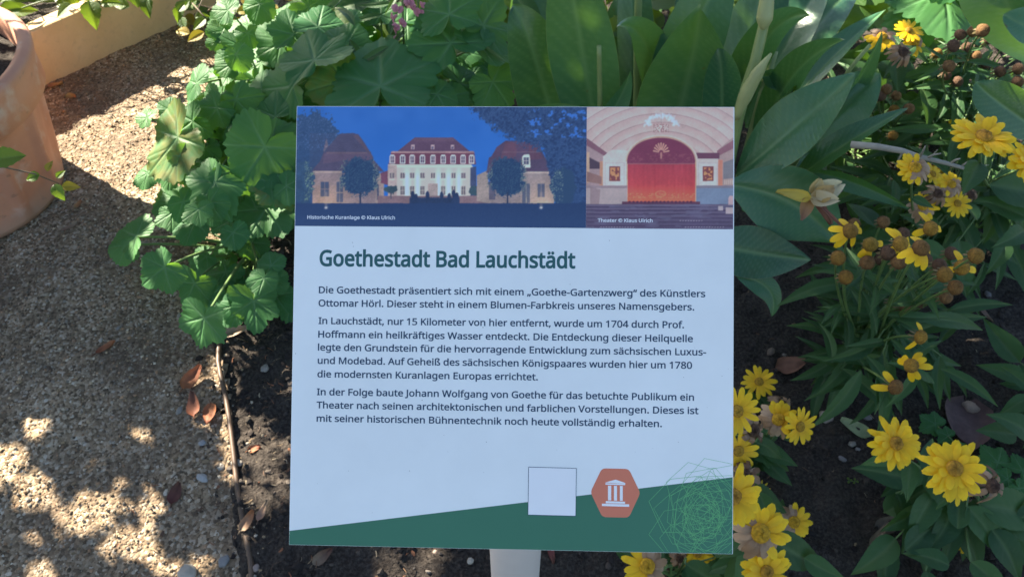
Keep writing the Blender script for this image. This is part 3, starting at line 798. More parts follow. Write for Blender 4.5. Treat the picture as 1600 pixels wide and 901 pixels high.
BODY = [
 ('Die Goethestadt pr\u00e4sentiert sich mit einem \u201eGoethe-Gartenzwerg\u201c des K\u00fcnstlers', 498.5, 457.6, 1101.7),
 ('Ottomar H\u00f6rl. Dieser steht in einem Blumen-Farbkreis unseres Namensgebers.', 498.0, 478.3, 1084.4),
 ('In Lauchst\u00e4dt, nur 15 Kilometer von hier entfernt, wurde um 1704 durch Prof.', 498.0, 506.0, 1068.4),
 ('Hoffmann ein heilkr\u00e4ftiges Wasser entdeckt. Die Entdeckung dieser Heilquelle', 497.5, 527.3, 1082.3),
 ('legte den Grundstein f\u00fcr die hervorragende Entwicklung zum s\u00e4chsischen Luxus-', 497.0, 547.8, 1103.0),
 ('und Modebad. Auf Gehei\u00df des s\u00e4chsischen K\u00f6nigspaares wurden hier um 1780', 496.7, 568.6, 1081.0),
 ('die modernsten Kuranlagen Europas errichtet.', 496.2, 589.4, 840.0),
 ('In der Folge baute Johann Wolfgang von Goethe f\u00fcr das betuchte Publikum ein', 495.4, 617.9, 1084.0),
 ('Theater nach seinen architektonischen und farblichen Vorstellungen. Dieses ist', 494.9, 638.6, 1091.0),
 ('mit seiner historischen B\u00fchnentechnik noch heute vollst\u00e4ndig erhalten.', 494.9, 659.4, 1033.8)]
letter_obj('body_lettering', [(t, a, b, c, 12.6) for t, a, b, c in BODY], inkblue, 0.00008, 17)

# --- green footer band
band = [(452, 828.5), (1146.5, 745.0), (1146, 866.5), (452, 850.5)]
UV = [suv(*p) for p in band]
UV[0] = (-W2 + 0.0003, UV[0][1]); UV[3] = (-W2 + 0.0003, -H2 + 0.0003); UV[1] = (W2 - 0.0005, UV[1][1]); UV[2] = (W2 - 0.0005, -H2 + 0.0003)
obj('footer_band', sign_mesh('footer_band', UV, [(0, 3, 2, 1)], print_mat('footer_green', ink(40, 91, 83)), 0.00005), sign)
# --- network of fine light green lines over the band's end
rl = random.Random(4)
def strip(UV, Fc, a, b, w):
    a = Vector(a); b = Vector(b); d = (b - a)
    if d.length < 1e-6: return
    d.normalize(); q = Vector((-d.y, d.x)) * w
    k = len(UV); UV += [tuple(a - q), tuple(b - q), tuple(b + q), tuple(a + q)]
    Fc.append((k, k + 1, k + 2, k + 3))
def clip_seg(a, b):
    lo = (-1, -H2 + 0.0008); hi = (W2 - 0.001, 1)
    t0, t1 = 0.0, 1.0
    for i in (0, 1):
        d = b[i] - a[i]
        for s, lim in ((-1, lo[i]), (1, hi[i])):
            num = s * (lim - a[i]); den = s * d
            if abs(den) < 1e-12:
                if num < 0: return None
            else:
                t = num / den
                if den > 0: t1 = min(t1, t)
                else: t0 = max(t0, t)
    if t0 >= t1: return None
    f = lambda t: (a[0] + (b[0] - a[0]) * t, a[1] + (b[1] - a[1]) * t)
    return f(t0), f(t1)
UV = []; Fc = []
hexes = [(1068, 788, 50, 0.1), (1085, 765, 42, 0.3), (1110, 800, 62, 0.5)]
for i in range(34):
    hexes.append((rl.gauss(1098, 20), rl.gauss(800, 24), rl.uniform(16, 52), rl.uniform(0, 6.28)))
for cx, cy, r, ph in hexes:
    pts = [(cx + r * math.cos(ph + k * math.pi / 3) * rl.uniform(0.85, 1.15), cy + r * math.sin(ph + k * math.pi / 3) * rl.uniform(0.85, 1.15)) for k in range(6)]
    for k in range(6):
        s = clip_seg(suv(*pts[k]), suv(*pts[(k + 1) % 6]))
        if s: strip(UV, Fc, s[0], s[1], 0.00011 if cx != 1068 else 0.00013)
obj('line_network', sign_mesh('line_network', UV, Fc, print_mat('line_green', ink(74, 146, 108), 0.42, False), 0.0001), sign)
# --- blank white sticker where the square code was, with a thin dark outline
q = [suv(*p) for p in ((826, 729), (900.5, 731), (899.5, 805.5), (825, 803.5))]
stk = empty_part = obj('blank_sticker', sign_mesh('blank_sticker', q, [(0, 3, 2, 1)], print_mat('sticker_white', ink(178, 200, 232)), 0.00012), sign)
UV = []; Fc = []
for k in range(4): strip(UV, Fc, q[k], q[(k + 1) % 4], 0.00018)
obj('sticker_outline', sign_mesh('sticker_outline', UV, Fc, inkblue, 0.00016), stk)
# --- hexagon emblem with a temple
hexp = [(940.5, 731), (982.5, 732), (1000.5, 769.5), (982.5, 808), (941, 807), (922.5, 768)]
pts = []
for k in range(6):
    p0 = Vector(hexp[k - 1]); p1 = Vector(hexp[k]); p2 = Vector(hexp[(k + 1) % 6])
    a = p1 + (p0 - p1).normalized() * 6; b = p1 + (p2 - p1).normalized() * 6
    for t in (0, .25, .5, .75, 1): pts.append(tuple(bez(a, p1, b, t)))
UV = [suv(*p) for p in pts]
emb = obj('emblem', sign_mesh('emblem', UV, [tuple(range(len(UV)))[::-1]], print_mat('emblem_clay', ink(147, 98, 89)), 0.0001), sign)
Q = [((945.5, 753), (962, 748.5), (977, 753.8), (977, 755)), ((946, 754), (977, 755), (976.5, 757.2), (946, 756.4)), ((950, 758), (955, 758.1), (955, 781), (950, 780.8)), ((959.3, 758.2), (964, 758.3), (964, 781.3), (959.3, 781.1)), ((968.5, 758.3), (973, 758.5), (973, 781.6), (968.5, 781.4)),
     ((946.5, 782), (976.5, 783), (976.5, 786.2), (946.5, 785.4)), ((940.5, 786), (983, 787.2), (983, 791), (940.5, 789.8))]
UV = []; Fc = []
for qd in Q:
    k = len(UV); UV += [suv(*p) for p in qd]; Fc.append((k + 3, k + 2, k + 1, k))
obj('temple_icon', sign_mesh('temple_icon', UV, Fc, print_mat('emblem_white', ink(186, 205, 236), 0.42, False), 0.00014), emb)

# --- the two printed photographs: drawn as colour on a fine grid
SSX = 3
def canvas(x0, y0, x1, y1):
    w = int((x1 - x0) * SSX); h = int((y1 - y0) * SSX)
    X, Y = np.meshgrid(x0 + (np.arange(w) + .5) / SSX, y0 + (np.arange(h) + .5) / SSX)
    return X, Y, np.zeros((h, w, 3))
def poly_mask(X, Y, P):
    m = np.zeros(X.shape, bool)
    n = len(P)
    for i in range(n):
        (xa, ya), (xb, yb) = P[i], P[(i + 1) % n]
        if ya == yb: continue
        c = ((ya > Y) != (yb > Y)) & (X < (xb - xa) * (Y - ya) / (yb - ya) + xa)
        m ^= c
    return m
def put(C, m, col, a=1.0):
    col = np.array(col, float)
    if np.isscalar(a): C[m] = C[m] * (1 - a) + col * a
    else: C[m] = C[m] * (1 - a[m][:, None]) + col * a[m][:, None]
def rect(C, X, Y, x0, y0, x1, y1, col, a=1.0): put(C, (X >= x0) & (X < x1) & (Y >= y0) & (Y < y1), col, a)

def draw_house():
    X, Y, C = canvas(456, 160, 922, 362)
    P = lambda pts, col, a=1.0: put(C, poly_mask(X, Y, pts), col, a)
    R = lambda *a: rect(C, X, Y, *a)
    t = np.clip((Y - 165) / 150, 0, 1)[..., None]
    C[:] = np.array((50, 106, 190)) * (1 - t) + np.array((46, 112, 205)) * t
    C += ((vnoise(X * .05, Y * .05, 3) - .5) * 8)[..., None]
    nz = fbm(X * .22, Y * .22, 4, 2); nf = vnoise(X * .8, Y * .8, 5)
    # tree at the edge behind the pavilion
    m = ((X - 490) / (47 + 22 * (nz - .5))) ** 2 + ((Y - 240) / (66 + 30 * (nz - .5))) ** 2 < 1
    m |= (X < 500) & (Y > 215)
    put(C, m, (50, 78, 118))
    put(C, m & (nf > .72) & (Y < 235), (74, 102, 146))
    # pavilion
    P([(513, 229), (522, 219), (531, 209), (552, 208), (560, 210), (570, 224), (578, 237), (508, 237)], (78, 76, 104))
    P([(506, 237), (579, 237), (584, 250), (600, 268), (486, 268), (500, 252)], (84, 76, 102))
    P([(510, 216), (513, 228), (507, 237), (505, 236)], (150, 120, 120), .6)
    R(510, 238, 574, 240, (128, 104, 110))
    put(C, poly_mask(X, Y, [(506, 240), (579, 240), (586, 262), (560, 262), (540, 250), (505, 256)]), (112, 88, 108), .7)
    P([(552, 212), (560, 211), (585, 248), (576, 240)], (104, 84, 96), .8)
    P([(487, 267.5), (535, 267.5), (535, 270), (487, 270)], (168, 155, 150))
    P([(488, 270), (592, 270), (600, 275), (600, 318), (488, 318)], (136, 124, 130))
    put(C, poly_mask(X, Y, [(488, 290), (560, 290), (560, 318), (488, 318)]), (146, 128, 126), .5)
    R(501, 284, 514, 307, (56, 72, 106)); R(507, 284, 508, 307, (110, 106, 120)); R(501, 295, 514, 296, (110, 106, 120))
    R(526, 284, 536, 316, (70, 82, 112)); R(530.5, 284, 531.5, 316, (120, 116, 124)); R(526, 300, 536, 302, (130, 124, 130))
    P([(590, 268), (600, 274), (600, 318), (586, 318)], (150, 138, 136))
    R(589, 288, 592, 312, (70, 80, 108))
    # shrubs at the left edge
    m = ((X - 474) / (18 + 14 * (nz - .5))) ** 2 + ((Y - 284) / (32 + 16 * (nz - .5))) ** 2 < 1
    put(C, m, (52, 80, 112)); put(C, m & (nf > .66) & (X > 476), (110, 138, 128))
    # middle house
    P([(595, 270), (608, 266), (608, 290), (595, 286)], (110, 74, 96))
    P([(648, 215), (708, 215), (737, 239), (618, 239)], (94, 74, 98))
    put(C, poly_mask(X, Y, [(648, 215), (708, 215), (714, 221), (640, 221)]), (104, 84, 104))
    P([(611, 239), (741, 239), (744, 257), (607, 257)], (118, 66, 84))
    P([(612, 236.5), (740, 236.5), (742, 239.5), (610, 239.5)], (162, 136, 142))
    for x in (645, 676, 707):
        R(x - 2.6, 226.5, x + 2.6, 233.5, (176, 160, 168)); R(x - 1.2, 229, x + 1.4, 233, (90, 90, 120))
    for x in (613, 629, 644, 660, 676.5, 692.5, 708, 723.5, 737):
        e = 4.2
        P([(x - e, 256), (x - e, 244), (x - e * .6, 241.6), (x + e * .6, 241.6), (x + e, 244), (x + e, 256)], (206, 202, 208))
        R(x - 2.6, 244.5, x + 2.6, 254.5, (84, 86, 112)); R(x - .5, 244.5, x + .5, 254.5, (180, 178, 188)); R(x - 2.6, 249, x + 2.6, 249.8, (180, 178, 188))
    P([(606, 257), (736, 257), (740, 262), (606, 262)], (212, 206, 200))
    R(606, 262, 735, 312, (196, 188, 186))
    P([(735, 262), (744, 260), (744, 308), (735, 312)], (66, 78, 112))
    R(606, 258.5, 620, 312, (176, 164, 164))
    for cx, wd in ((636, 5), (652.5, 4), (701, 5), (685, 4), (717, 4)):
        k = np.exp(-((X - cx) / wd) ** 2) * np.clip((Y - 258) / 20, .25, 1)
        put(C, (Y > 262) & (Y < 312) & (X > 606) & (X < 735), (236, 240, 228), k)
    for x in (612.5, 629, 644, 660, 676.5, 692.5, 708.5, 724):
        w = 3.2
        R(x - w, 270.5, x + w, 278.5, (108, 104, 116)); R(x - .4, 270.5, x + .4, 278.5, (190, 188, 184)); R(x - w - 1, 280, x + w + 1, 281, (220, 216, 208))
        R(x - w, 291, x + w, 304.5, (112, 110, 118)); R(x - .4, 291, x + .4, 304.5, (186, 184, 180)); R(x - w, 297, x + w, 297.7, (186, 184, 180))
    R(669, 287, 684, 312, (160, 150, 150))
    # steps, hedge, little trees
    P([(590, 306), (745, 306), (790, 320), (590, 320)], (126, 108, 116))
    for (cx, cy, rx, ry) in ((611, 296, 11, 6), (745, 298, 12, 8)):
        m = ((X - cx) / (rx + 6 * (nz - .5))) ** 2 + ((Y - cy) / (ry + 5 * (nz - .5))) ** 2 < 1
        put(C, m, (58, 82, 96))
    R(610.4, 300, 611.8, 311, (66, 74, 92))
    R(640, 309.5, 718, 320, (44, 62, 96))
    for x in np.arange(641, 718, 2.1): R(x, 308, x + 1.0, 312, (44, 62, 96))
    for x, h in ((645, 300), (650, 304), (668, 300), (690, 301), (702, 303), (709, 298), (714, 302)):
        m = ((X - x) / 3.0) ** 2 + ((Y - h - 5) / 6.5) ** 2 < 1
        put(C, m, (42, 60, 94))
    # second pavilion
    P([(745, 274), (762, 266), (766, 318), (745, 314)], (150, 142, 140))
    P([(768, 244), (776, 230), (790, 220), (842, 222), (846, 236), (766, 246)], (96, 70, 94))
    P([(764, 246), (846, 234), (862, 268), (760, 270)], (88, 70, 94))
    put(C, poly_mask(X, Y, [(790, 222), (808, 222), (806, 248), (782, 248)]), (122, 76, 90), .8)
    put(C, poly_mask(X, Y, [(826, 224), (842, 226), (848, 248), (828, 250)]), (116, 70, 86), .8)
    R(784, 237, 845, 238.2, (134, 104, 112))
    R(814, 268, 866, 271, (176, 166, 162)); R(766, 271, 866, 320, (140, 132, 136))
    P([(816, 262), (816, 245), (818, 242), (826, 241), (828, 244), (829, 262)], (214, 212, 208)); R(818.2, 246, 826.5, 257, (84, 92, 116)); R(822, 246, 822.8, 257, (190, 190, 190)); R(818.2, 251, 826.5, 251.8, (190, 190, 190))
    R(840, 287, 851, 308, (64, 78, 110)); R(845, 287, 846, 308, (110, 110, 124)); R(816, 287, 828, 317, (72, 84, 110)); R(821.6, 287, 822.6, 317, (150, 150, 146))
    R(764, 284, 774, 312, (92, 92, 112))
    # grain of roof tiles and plaster, uneven floodlight
    b = (Y > 206) & (Y < 320) & (C[..., 2] < 170)
    tex = 1 + .26 * (fbm(X * .55, Y * .9, 3, 41) - .5) + .22 * (fbm(X * .09, Y * .07, 3, 43) - .5)
    C[b] *= tex[b][:, None]
    up = np.clip((Y - 268) / 50, 0, 1)
    for x0, x1 in ((488, 600), (764, 866)):
        m = (X > x0) & (X < x1) & (Y > 269) & (Y < 318)
        g = np.exp(-((X - (510 if x0 < 600 else 846)) / 26) ** 2) * up ** 1.4
        C[m] += (g[..., None] * np.array((52, 38, 16)))[m]
    put(C, (Y > 208) & (Y < 270) & (((X > 484) & (X < 602)) | ((X > 758) & (X < 866))) & (C[..., 2] < 130), (70, 78, 108), .35)
    put(C, (Y > 214) & (Y < 258) & (X > 604) & (X < 746) & (C[..., 2] < 118), (92, 74, 98), .35)
    # clipped round trees
    for (cx, cy, rx, ry, tx) in ((562, 276, 29, 29, 563), (792, 276, 29, 30, 793)):
        m = (np.abs((X - cx) / (rx + 11 * (nz - .5) + 9 * (nf - .5))) ** 2.4 + np.abs((Y - cy) / (ry + 11 * (nz - .5) + 9 * (nf - .5))) ** 2.4) < 1
        put(C, m, (42, 68, 104)); put(C, m & (nf > .66), (56, 84, 114)); put(C, m & (nf < .25), (36, 58, 96))
        edge = m & ((X > cx + rx * .72) | (X < cx - rx * .78)) & (nf > .6)
        put(C, edge, (104, 124, 128))
        R(tx - 1.4, 300, tx + 1.4, 322, (46, 60, 88))
    # big overhanging tree
    d = np.maximum(0, 165 + 55 * np.clip((X - 735) / 75, 0, 1) ** .7 - Y)
    lim = 164 + 14 + np.interp(X, [730, 745, 770, 790, 805, 830, 850, 870, 920], [-12, 2, 22, 34, 42, 50, 58, 150, 160]) + 26 * (nz - .5) + 16 * (nf - .5)
    m = (Y < lim) & (X > 732)
    m |= (X > 872 + 30 * (nz - .5)) & (Y < 322)
    put(C, m, (50, 74, 116), .94); put(C, m & (nf > .62), (60, 88, 132)); put(C, m & (fbm(X * .35, Y * .35, 3, 19) < .42), (42, 64, 104))
    put(C, m & (fbm(X * .16, Y * .2, 4, 12) > .66) & (X > 820) & (Y < 215), (62, 116, 204))
    m = ((X - 880) / (20 + 12 * (nz - .5))) ** 2 + ((Y - 292) / (30 + 12 * (nz - .5))) ** 2 < 1
    put(C, m, (48, 74, 108)); put(C, m & (nf > .72) & (X < 880), (108, 134, 140))
    # lawn in the dark
    m = Y > 317.5 + .6 * (nz - .5)
    k = np.clip((Y - 318) / 34, 0, 1)[..., None]
    C[m] = (np.array((42, 64, 104)) * (1 - k) + np.array((46, 70, 112)) * k)[m]
    C[m] += ((nf - .5) * 6)[m][:, None]
    for x in (509.5, 845.5):
        k = np.exp(-((X - x) ** 2 + ((Y - 324.4) * 1.2) ** 2) / 5.0)
        put(C, k > .02, (240, 232, 224), k)
        k2 = np.exp(-((X - x) / 2.2) ** 2) * (Y < 322) * (Y > 300) * .35
        put(C, k2 > .02, (190, 170, 160), k2)
    C = (C * .88 + np.array((60, 80, 120)) * .12) * .95  # bluish veil of sky sheen, mixed into the printed colours
    C = np.clip(C + (C - 112) * .09, 0, 255)
    return C, (456, 160)

def draw_theatre():
    X, Y, C = canvas(912, 160, 1152, 362)
    P = lambda pts, col, a=1.0: put(C, poly_mask(X, Y, pts), col, a)
    R = lambda *a: rect(C, X, Y, *a)
    nz = fbm(X * .3, Y * .3, 3, 2); nf = vnoise(X * .9, Y * .9, 5)
    cx = 1033.0
    # vaulted ceiling in ribs
    rr = np.sqrt(((X - cx) / 1.0) ** 2 + ((Y - 285) / .80) ** 2)
    sh = (rr - 84) / 17.0
    fr = sh - np.floor(sh)
    base = np.array((206, 196, 200)) * np.ones(C.shape)
    k = (np.clip(fr, 0, 1) ** 1.6)[..., None]
    C[:] = base * (1 - .6 * k) + np.array((176, 152, 160)) * .6 * k
    far = np.clip((rr - 110) / 90, 0, 1)[..., None]
    C[:] = C * (1 - far * .4) + np.array((206, 208, 218)) * far * .4
    edge = (fr > .93) & (rr > 84)
    put(C, edge, (158, 132, 144), .6)
    # side zones
    P([(912, 214), (950, 240), (955, 262), (940, 330), (912, 330)], (164, 150, 162))
    P([(914, 214), (950, 240), (948, 246), (914, 226)], (128, 96, 118))
    P([(1146, 214), (1122, 234), (1124, 262), (1124, 330), (1150, 330)], (172, 158, 164))
    P([(1150, 216), (1120, 236), (1122, 244), (1150, 230)], (140, 104, 124))
    R(1086, 239, 1124, 248, (104, 70, 98))
    P([(921, 246), (940, 256), (939, 264), (921, 264)], (74, 66, 88)); R(916, 238, 921, 286, (196, 176, 160)); R(937, 252, 944, 290, (190, 150, 132))
    P([(917, 268), (940, 276), (940, 288), (917, 284)], (142, 116, 118))
    P([(1130, 254), (1148, 248), (1148, 278), (1130, 280)], (122, 130, 146)); R(1122, 250, 1129, 290, (214, 138, 124))
    for x in np.arange(1132, 1147, 3): R(x, 281, x + 1.4, 288, (220, 206, 200))
    # white panels beside the stage with small red pictures
    P([(942, 245), (955, 234), (982, 235), (979, 320), (942, 320)], (206, 208, 214))
    R(1087, 248, 1122, 292, (204, 206, 212))
    for x0, x1 in ((945, 976), (1091, 1121)):
        R(x0, 254, x1, 291, (188, 192, 202)); R(x0 + 1.4, 255.4, x1 - 1.4, 289.6, (208, 212, 220))
    for x0 in (952, 1098):
        R(x0, 260, x0 + 17, 283, (124, 74, 82))
        m = (X > x0 + 1.5) & (X < x0 + 15.5) & (Y > 262) & (Y < 281) & (fbm(X * .35, Y * .35, 2, 8) > .52)
        put(C, m, (206, 152, 112))
    R(979, 248, 981.5, 318, (206, 178, 158)); R(1086.5, 248, 1088.5, 318, (206, 178, 158))
    R(914, 290, 980, 294, (150, 140, 156)); R(1088, 290, 1148, 294, (126, 132, 156))
    R(914, 294, 980, 320, (176, 172, 182)); R(1088, 294, 1148, 320, (118, 146, 184))
    P([(922, 292), (938, 296), (936, 322), (922, 322)], (142, 128, 142), .7)
    # proscenium
    ell = lambda rx, ry: ((X - cx) / rx) ** 2 + ((Y - 252) / ry) ** 2 < 1
    put(C, (ell(57.5, 41) & (Y < 252)), (212, 206, 204))
    put(C, (ell(54.6, 39) & (Y < 252)), (186, 160, 150))
    put(C, (ell(53, 36.5) & (Y < 256)), (116, 58, 90))
    R(980, 250, 1086.5, 256, (116, 58, 90))
    put(C, (Y > 240) & (Y < 254) & (X > 984) & (X < 1083) & (fbm(X * .3, Y * .5, 2, 4) > .58), (138, 82, 104), .7)
    k = np.clip((Y - 255) / 60, 0, 1)[..., None]
    cur = np.array((166, 66, 88)) * (1 - k) + np.array((206, 82, 86)) * k
    k2 = np.clip((Y - 288) / 24, 0, 1)[..., None]
    cur = cur * (1 - k2) + np.array((236, 112, 92)) * k2
    cur = cur + ((vnoise(X * .35, Y * .02, 9) - .5) * 12)[..., None]
    m = (X > 980.5) & (X < 1086.5) & (Y > 255) & (Y < 316)
    C[m] = cur[m]
    put(C, m & (Y < 257), (150, 92, 110))
    put(C, m & (Y > 302) & (Y < 310) & (fbm(X * .4, Y * .5, 2, 15) > .56), (244, 150, 112), .6)
    m = ((X - 1032) / 9) ** 2 + ((Y - 303) / 5) ** 2; put(C, (m < 1) & (m > .55), (246, 156, 116), .6)
    # shell above the curtain
    for i in range(-4, 5):
        a = i * .34
        for t in np.linspace(.35, 1, 14):
            x = cx + math.sin(a) * 12 * t; y = 239 - math.cos(a) * 15 * t
            put(C, (X - x) ** 2 + (Y - y) ** 2 < (.5 + .8 * t) ** 2, (198, 158, 150))
    R(cx - 1.2, 238, cx + 1.2, 248, (176, 132, 134))
    # stage edge and rows of seats
    R(972, 315, 1094, 319.5, (92, 62, 90))
    for x in np.arange(984, 1086, 6): put(C, ((X - x) / 2) ** 2 + ((Y - 315.5) / 1.6) ** 2 < 1, (70, 44, 76))
    m = Y > 319
    C[m] = np.array((78, 76, 112))
    for i, y in enumerate((320, 325.5, 331, 337, 343, 349.5, 355)):
        R(912, y, 1152, y + 1.6, (112 - i * 4, 110 - i * 4, 142 - i * 3)); R(912, y + 3.0, 1152, y + 3.8, (66, 58, 94))
    for y, x0, x1 in ((344.5, 1062, 1098), (354.5, 938, 990), (354.5, 1070, 1130)):
        for x in np.arange(x0, x1, 4.2): R(x, y, x + 2.2, y + 1, (168, 172, 196))
    put(C, m & (fbm(X * .05, Y * .3, 3, 6) > .6), (104, 112, 150), .5)
    R(1122, 322, 1130, 329, (176, 176, 192)); R(1134, 324, 1148, 334, (178, 174, 188))
    P([(1138, 310), (1140, 306), (1146, 306), (1146, 320), (1138, 320)], (196, 178, 194))
    # chandelier
    C *= (1 + .10 * (fbm(X * .5, Y * .5, 3, 71) - .5) + .12 * (fbm(X * .06, Y * .06, 2, 72) - .5))[..., None]
    rl2 = np.random.RandomState(3)
    for i in range(110):
        a = rl2.uniform(math.pi * .93, math.pi * 2.07); r = 1 + rl2.normal(0, .13)
        x = cx + math.cos(a) * 22 * r; y = 194 + math.sin(a) * 13.5 * r
        k = np.exp(-((X - x) ** 2 + (Y - y) ** 2) / rl2.uniform(1.2, 4.0))
        put(C, k > .03, (200, 226, 255) if rl2.rand() < .6 else (236, 242, 255), k * .85)
    m = (np.abs(X - cx) < 12) & (Y > 194) & (Y < 207) & (vnoise(X * .7, Y * .7, 30) > .45)
    put(C, m, (150, 112, 122), .75)
    put(C, (np.abs(X - cx) < 11) & (Y > 196) & (Y < 206) & (vnoise(X * .8, Y * .8, 33) > .66), (240, 232, 236), .9)
    R(cx - .4, 172, cx + .4, 194, (130, 120, 130), .6)
    C = C * .91 + np.array((150, 140, 165)) * .09
    return C, (912, 160)

SWP = (186, 216, 252)
def photo_print(name, corners, drawn, nx, ny, label, white):
    C, (ox, oy) = drawn
    # gentle blur, the print seen at its own grain
    K = np.array([1, 2, 3, 2, 1.]); K /= K.sum()
    for ax in (0, 1):
        Cp = np.pad(C, [(2, 2) if i == ax else (0, 0) for i in range(3)], 'edge')
        C = sum(K[i] * np.take(Cp, range(i, i + C.shape[ax]), axis=ax) for i in range(5))
    (ua, va), (ub, vb) = corners
    us = np.linspace(ua, ub, nx); vs_ = np.linspace(va, vb, ny)
    U, Vv = np.meshgrid(us, vs_)
    P = np.array(SO)[None, None] + U[..., None] * np.array(SX) + Vv[..., None] * np.array(SY) + 0.00006 * np.array(SN)
    D = P - np.array(CAM)
    zz = D @ np.array(FW)
    px = 800 + F_PX * (D @ np.array(RT)) / zz; py = 450.5 - F_PX * (D @ np.array(UP)) / zz
    ix = np.clip(((px - ox) * SSX).astype(int), 0, C.shape[1] - 1); iy = np.clip(((py - oy) * SSX).astype(int), 0, C.shape[0] - 1)
    c = np.clip(C[iy, ix], 0, 255) / 255.0
    l = np.where(c <= .04045, c / 12.92, ((c + .055) / 1.055) ** 2.4)
    w = np.array([lin(x) for x in white])
    alb = np.minimum(l / w * .80, .85)
    i = np.arange(nx * ny).reshape(ny, nx)
    q = np.stack([i[:-1, :-1], i[:-1, 1:], i[1:, 1:], i[1:, :-1]], -1).reshape(-1, 4)[:, ::-1]
    me = mesh(name, P.reshape(-1, 3), q, print_mat('printed_' + name, None, 0.4), smooth=False, col=alb.reshape(-1, 3))
    o = obj('printed_photo', me, sign)
    o['label'] = label
    return o
u0, v0 = suv(461.5, 352.3); u1, v1 = suv(916.2, 357)
vb = suv(690, 354.6)[1]
vt = H2 - 0.0004
usplit = suv(916.2, 260)[0]
photo_print('evening_houses', ((-W2 + 0.0004, vt), (usplit, vb)), draw_house(), 380, 160, 'printed night photo of lit houses under a blue sky', SW)
photo_print('theatre_hall', ((usplit + 0.00005, vt), (W2 - 0.0008, vb - 0.0001)), draw_theatre(), 230, 190, 'printed photo of a theatre hall with red curtain', SWP)
letter_obj('caption_lettering', [('Historische Kuranlage \u00a9 Klaus Ulrich', 480.4, 341.6, 617.0, 6.6)], inkwhite, 0.00012, 17)
letter_obj('caption_lettering', [('Theater \u00a9 Klaus Ulrich', 934.0, 346.6, 1019.5, 6.6)], inkwhite, 0.00012, 17)
# dust specks stuck on the board
UV = []; Fc = []
for px, py in [(rl.uniform(458, 1140), rl.uniform(365, 830)) for _ in range(16)] + list(((496, 755), (462, 552), (466, 594), (1105, 636), (1128, 587), (1138, 576), (640, 735), (700, 705), (582, 800), (1020, 700), (760, 690), (545, 735), (870, 702), (1060, 690))):
    u, v = suv(px, py); r = rl.uniform(.00012, .0004); k = len(UV)
    UV += [(u + r * math.cos(a) * rl.uniform(.6, 1.2), v + r * math.sin(a) * rl.uniform(.6, 1.2)) for a in np.arange(6) * math.pi / 3]
    Fc.append(tuple(range(k, k + 6)))
obj('dirt_pattern', sign_mesh('dirt_pattern', UV, Fc, plain_mat('speck_grey', (0.28, 0.27, 0.26), 0.8), 0.00014), sign)
# ------------------------------------------------------------------ leaf shapes
def round_leaf(seed, lobes=5, depth=0.20, nt=150, nrad=11, name='lobed_leaf', cup=0.10, notch=0.75):
    """rounded lobed leaf, attached at the origin, tip towards +Y, radius about 1"""
    r = random.Random(seed)
    V = [(0, 0, 0)]; vein = [1.0]
    lang = [0, 1.02, -1.02, 2.08, -2.08][:lobes]
    lang = [a + r.uniform(-.08, .08) for a in lang]
    lsz = [1.0] + [r.uniform(.85, 1.03) for _ in lang[1:]]
    ph1, ph2, ph3 = (r.uniform(0, 6.28) for _ in range(3))
    cupk = cup * r.uniform(-1.2, 1.0)
    tw = r.uniform(-.10, .10); droop = r.uniform(.05, .28)
    for i in range(1, nrad + 1):
        q = i / nrad
        for k in range(nt):
            a = -math.pi + 2 * math.pi * (k + .5) / nt
            best = min((abs((a - la + math.pi) % (2 * math.pi) - math.pi), j) for j, la in enumerate(lang))
            R = (1 - depth * min(1, best[0] / .52) ** 1.15) * lsz[best[1]]
            R *= 1 + .030 * (abs(math.sin(a * 13 + ph1)) * 2 - 1) + .02 * math.sin(a * 31 + ph2)
            R *= 1 - .46 * max(0, (abs(a) - 1.25) / 1.9) ** 1.3
            R *= 1 + .05 * math.sin(a * 2.3 + ph3) + .018 * math.sin(a * 47 + ph1)
            s = math.pi - abs(a)
            if s < .42: R *= (1 - notch) + notch * (s / .42) ** .7
            rad = q * R
            x = math.sin(a) * rad; y = math.cos(a) * rad
            dv = min(abs((a - la + math.pi) % (2 * math.pi) - math.pi) for la in lang)
            vd = dv * rad
            vn = math.exp(-(vd / (.040 - .02 * q)) ** 2) * (1 - .5 * q)
            for la in lang:
                for sg in (-1, 1):
                    for t0 in (.30, .52):
                        aa = ((a - la + math.pi) % (2 * math.pi)) - math.pi
                        lx = math.sin(aa) * rad * sg; ly = math.cos(aa) * rad
                        if lx > 0 and ly > t0:
                            vn = max(vn, .55 * math.exp(-((lx - (ly - t0) * .62) / .022) ** 2) * (1 - q * .6))
            z = cupk * rad * rad + .012 * rad * math.cos(a * len(lang) * .97 + 0.3) * q - .022 * vn * min(1, rad * 4) + .05 * q * q * math.sin(2 * a + ph3) + .02 * q * q * math.sin(5 * a + ph1) + .03 * q ** 3 * math.sin(7 * a + ph2) + tw * x * y - droop * max(0, y) ** 2 * .5 - .12 * abs(x) ** 2 * r.uniform(.98, 1.02)
            V.append((x, y, z)); vein.append(vn)
    Fc = [(0, 1 + (k + 1) % nt, 1 + k) for k in range(nt) if k != nt - 1]
    for i in range(nrad - 1):
        for k in range(nt - 1):
            k2 = k + 1
            b = 1 + i * nt
            Fc.append((b + k, b + k2, b + nt + k2, b + nt + k))
    return mesh(name, V, Fc, M_HOLLY, fattr={'vein': vein})

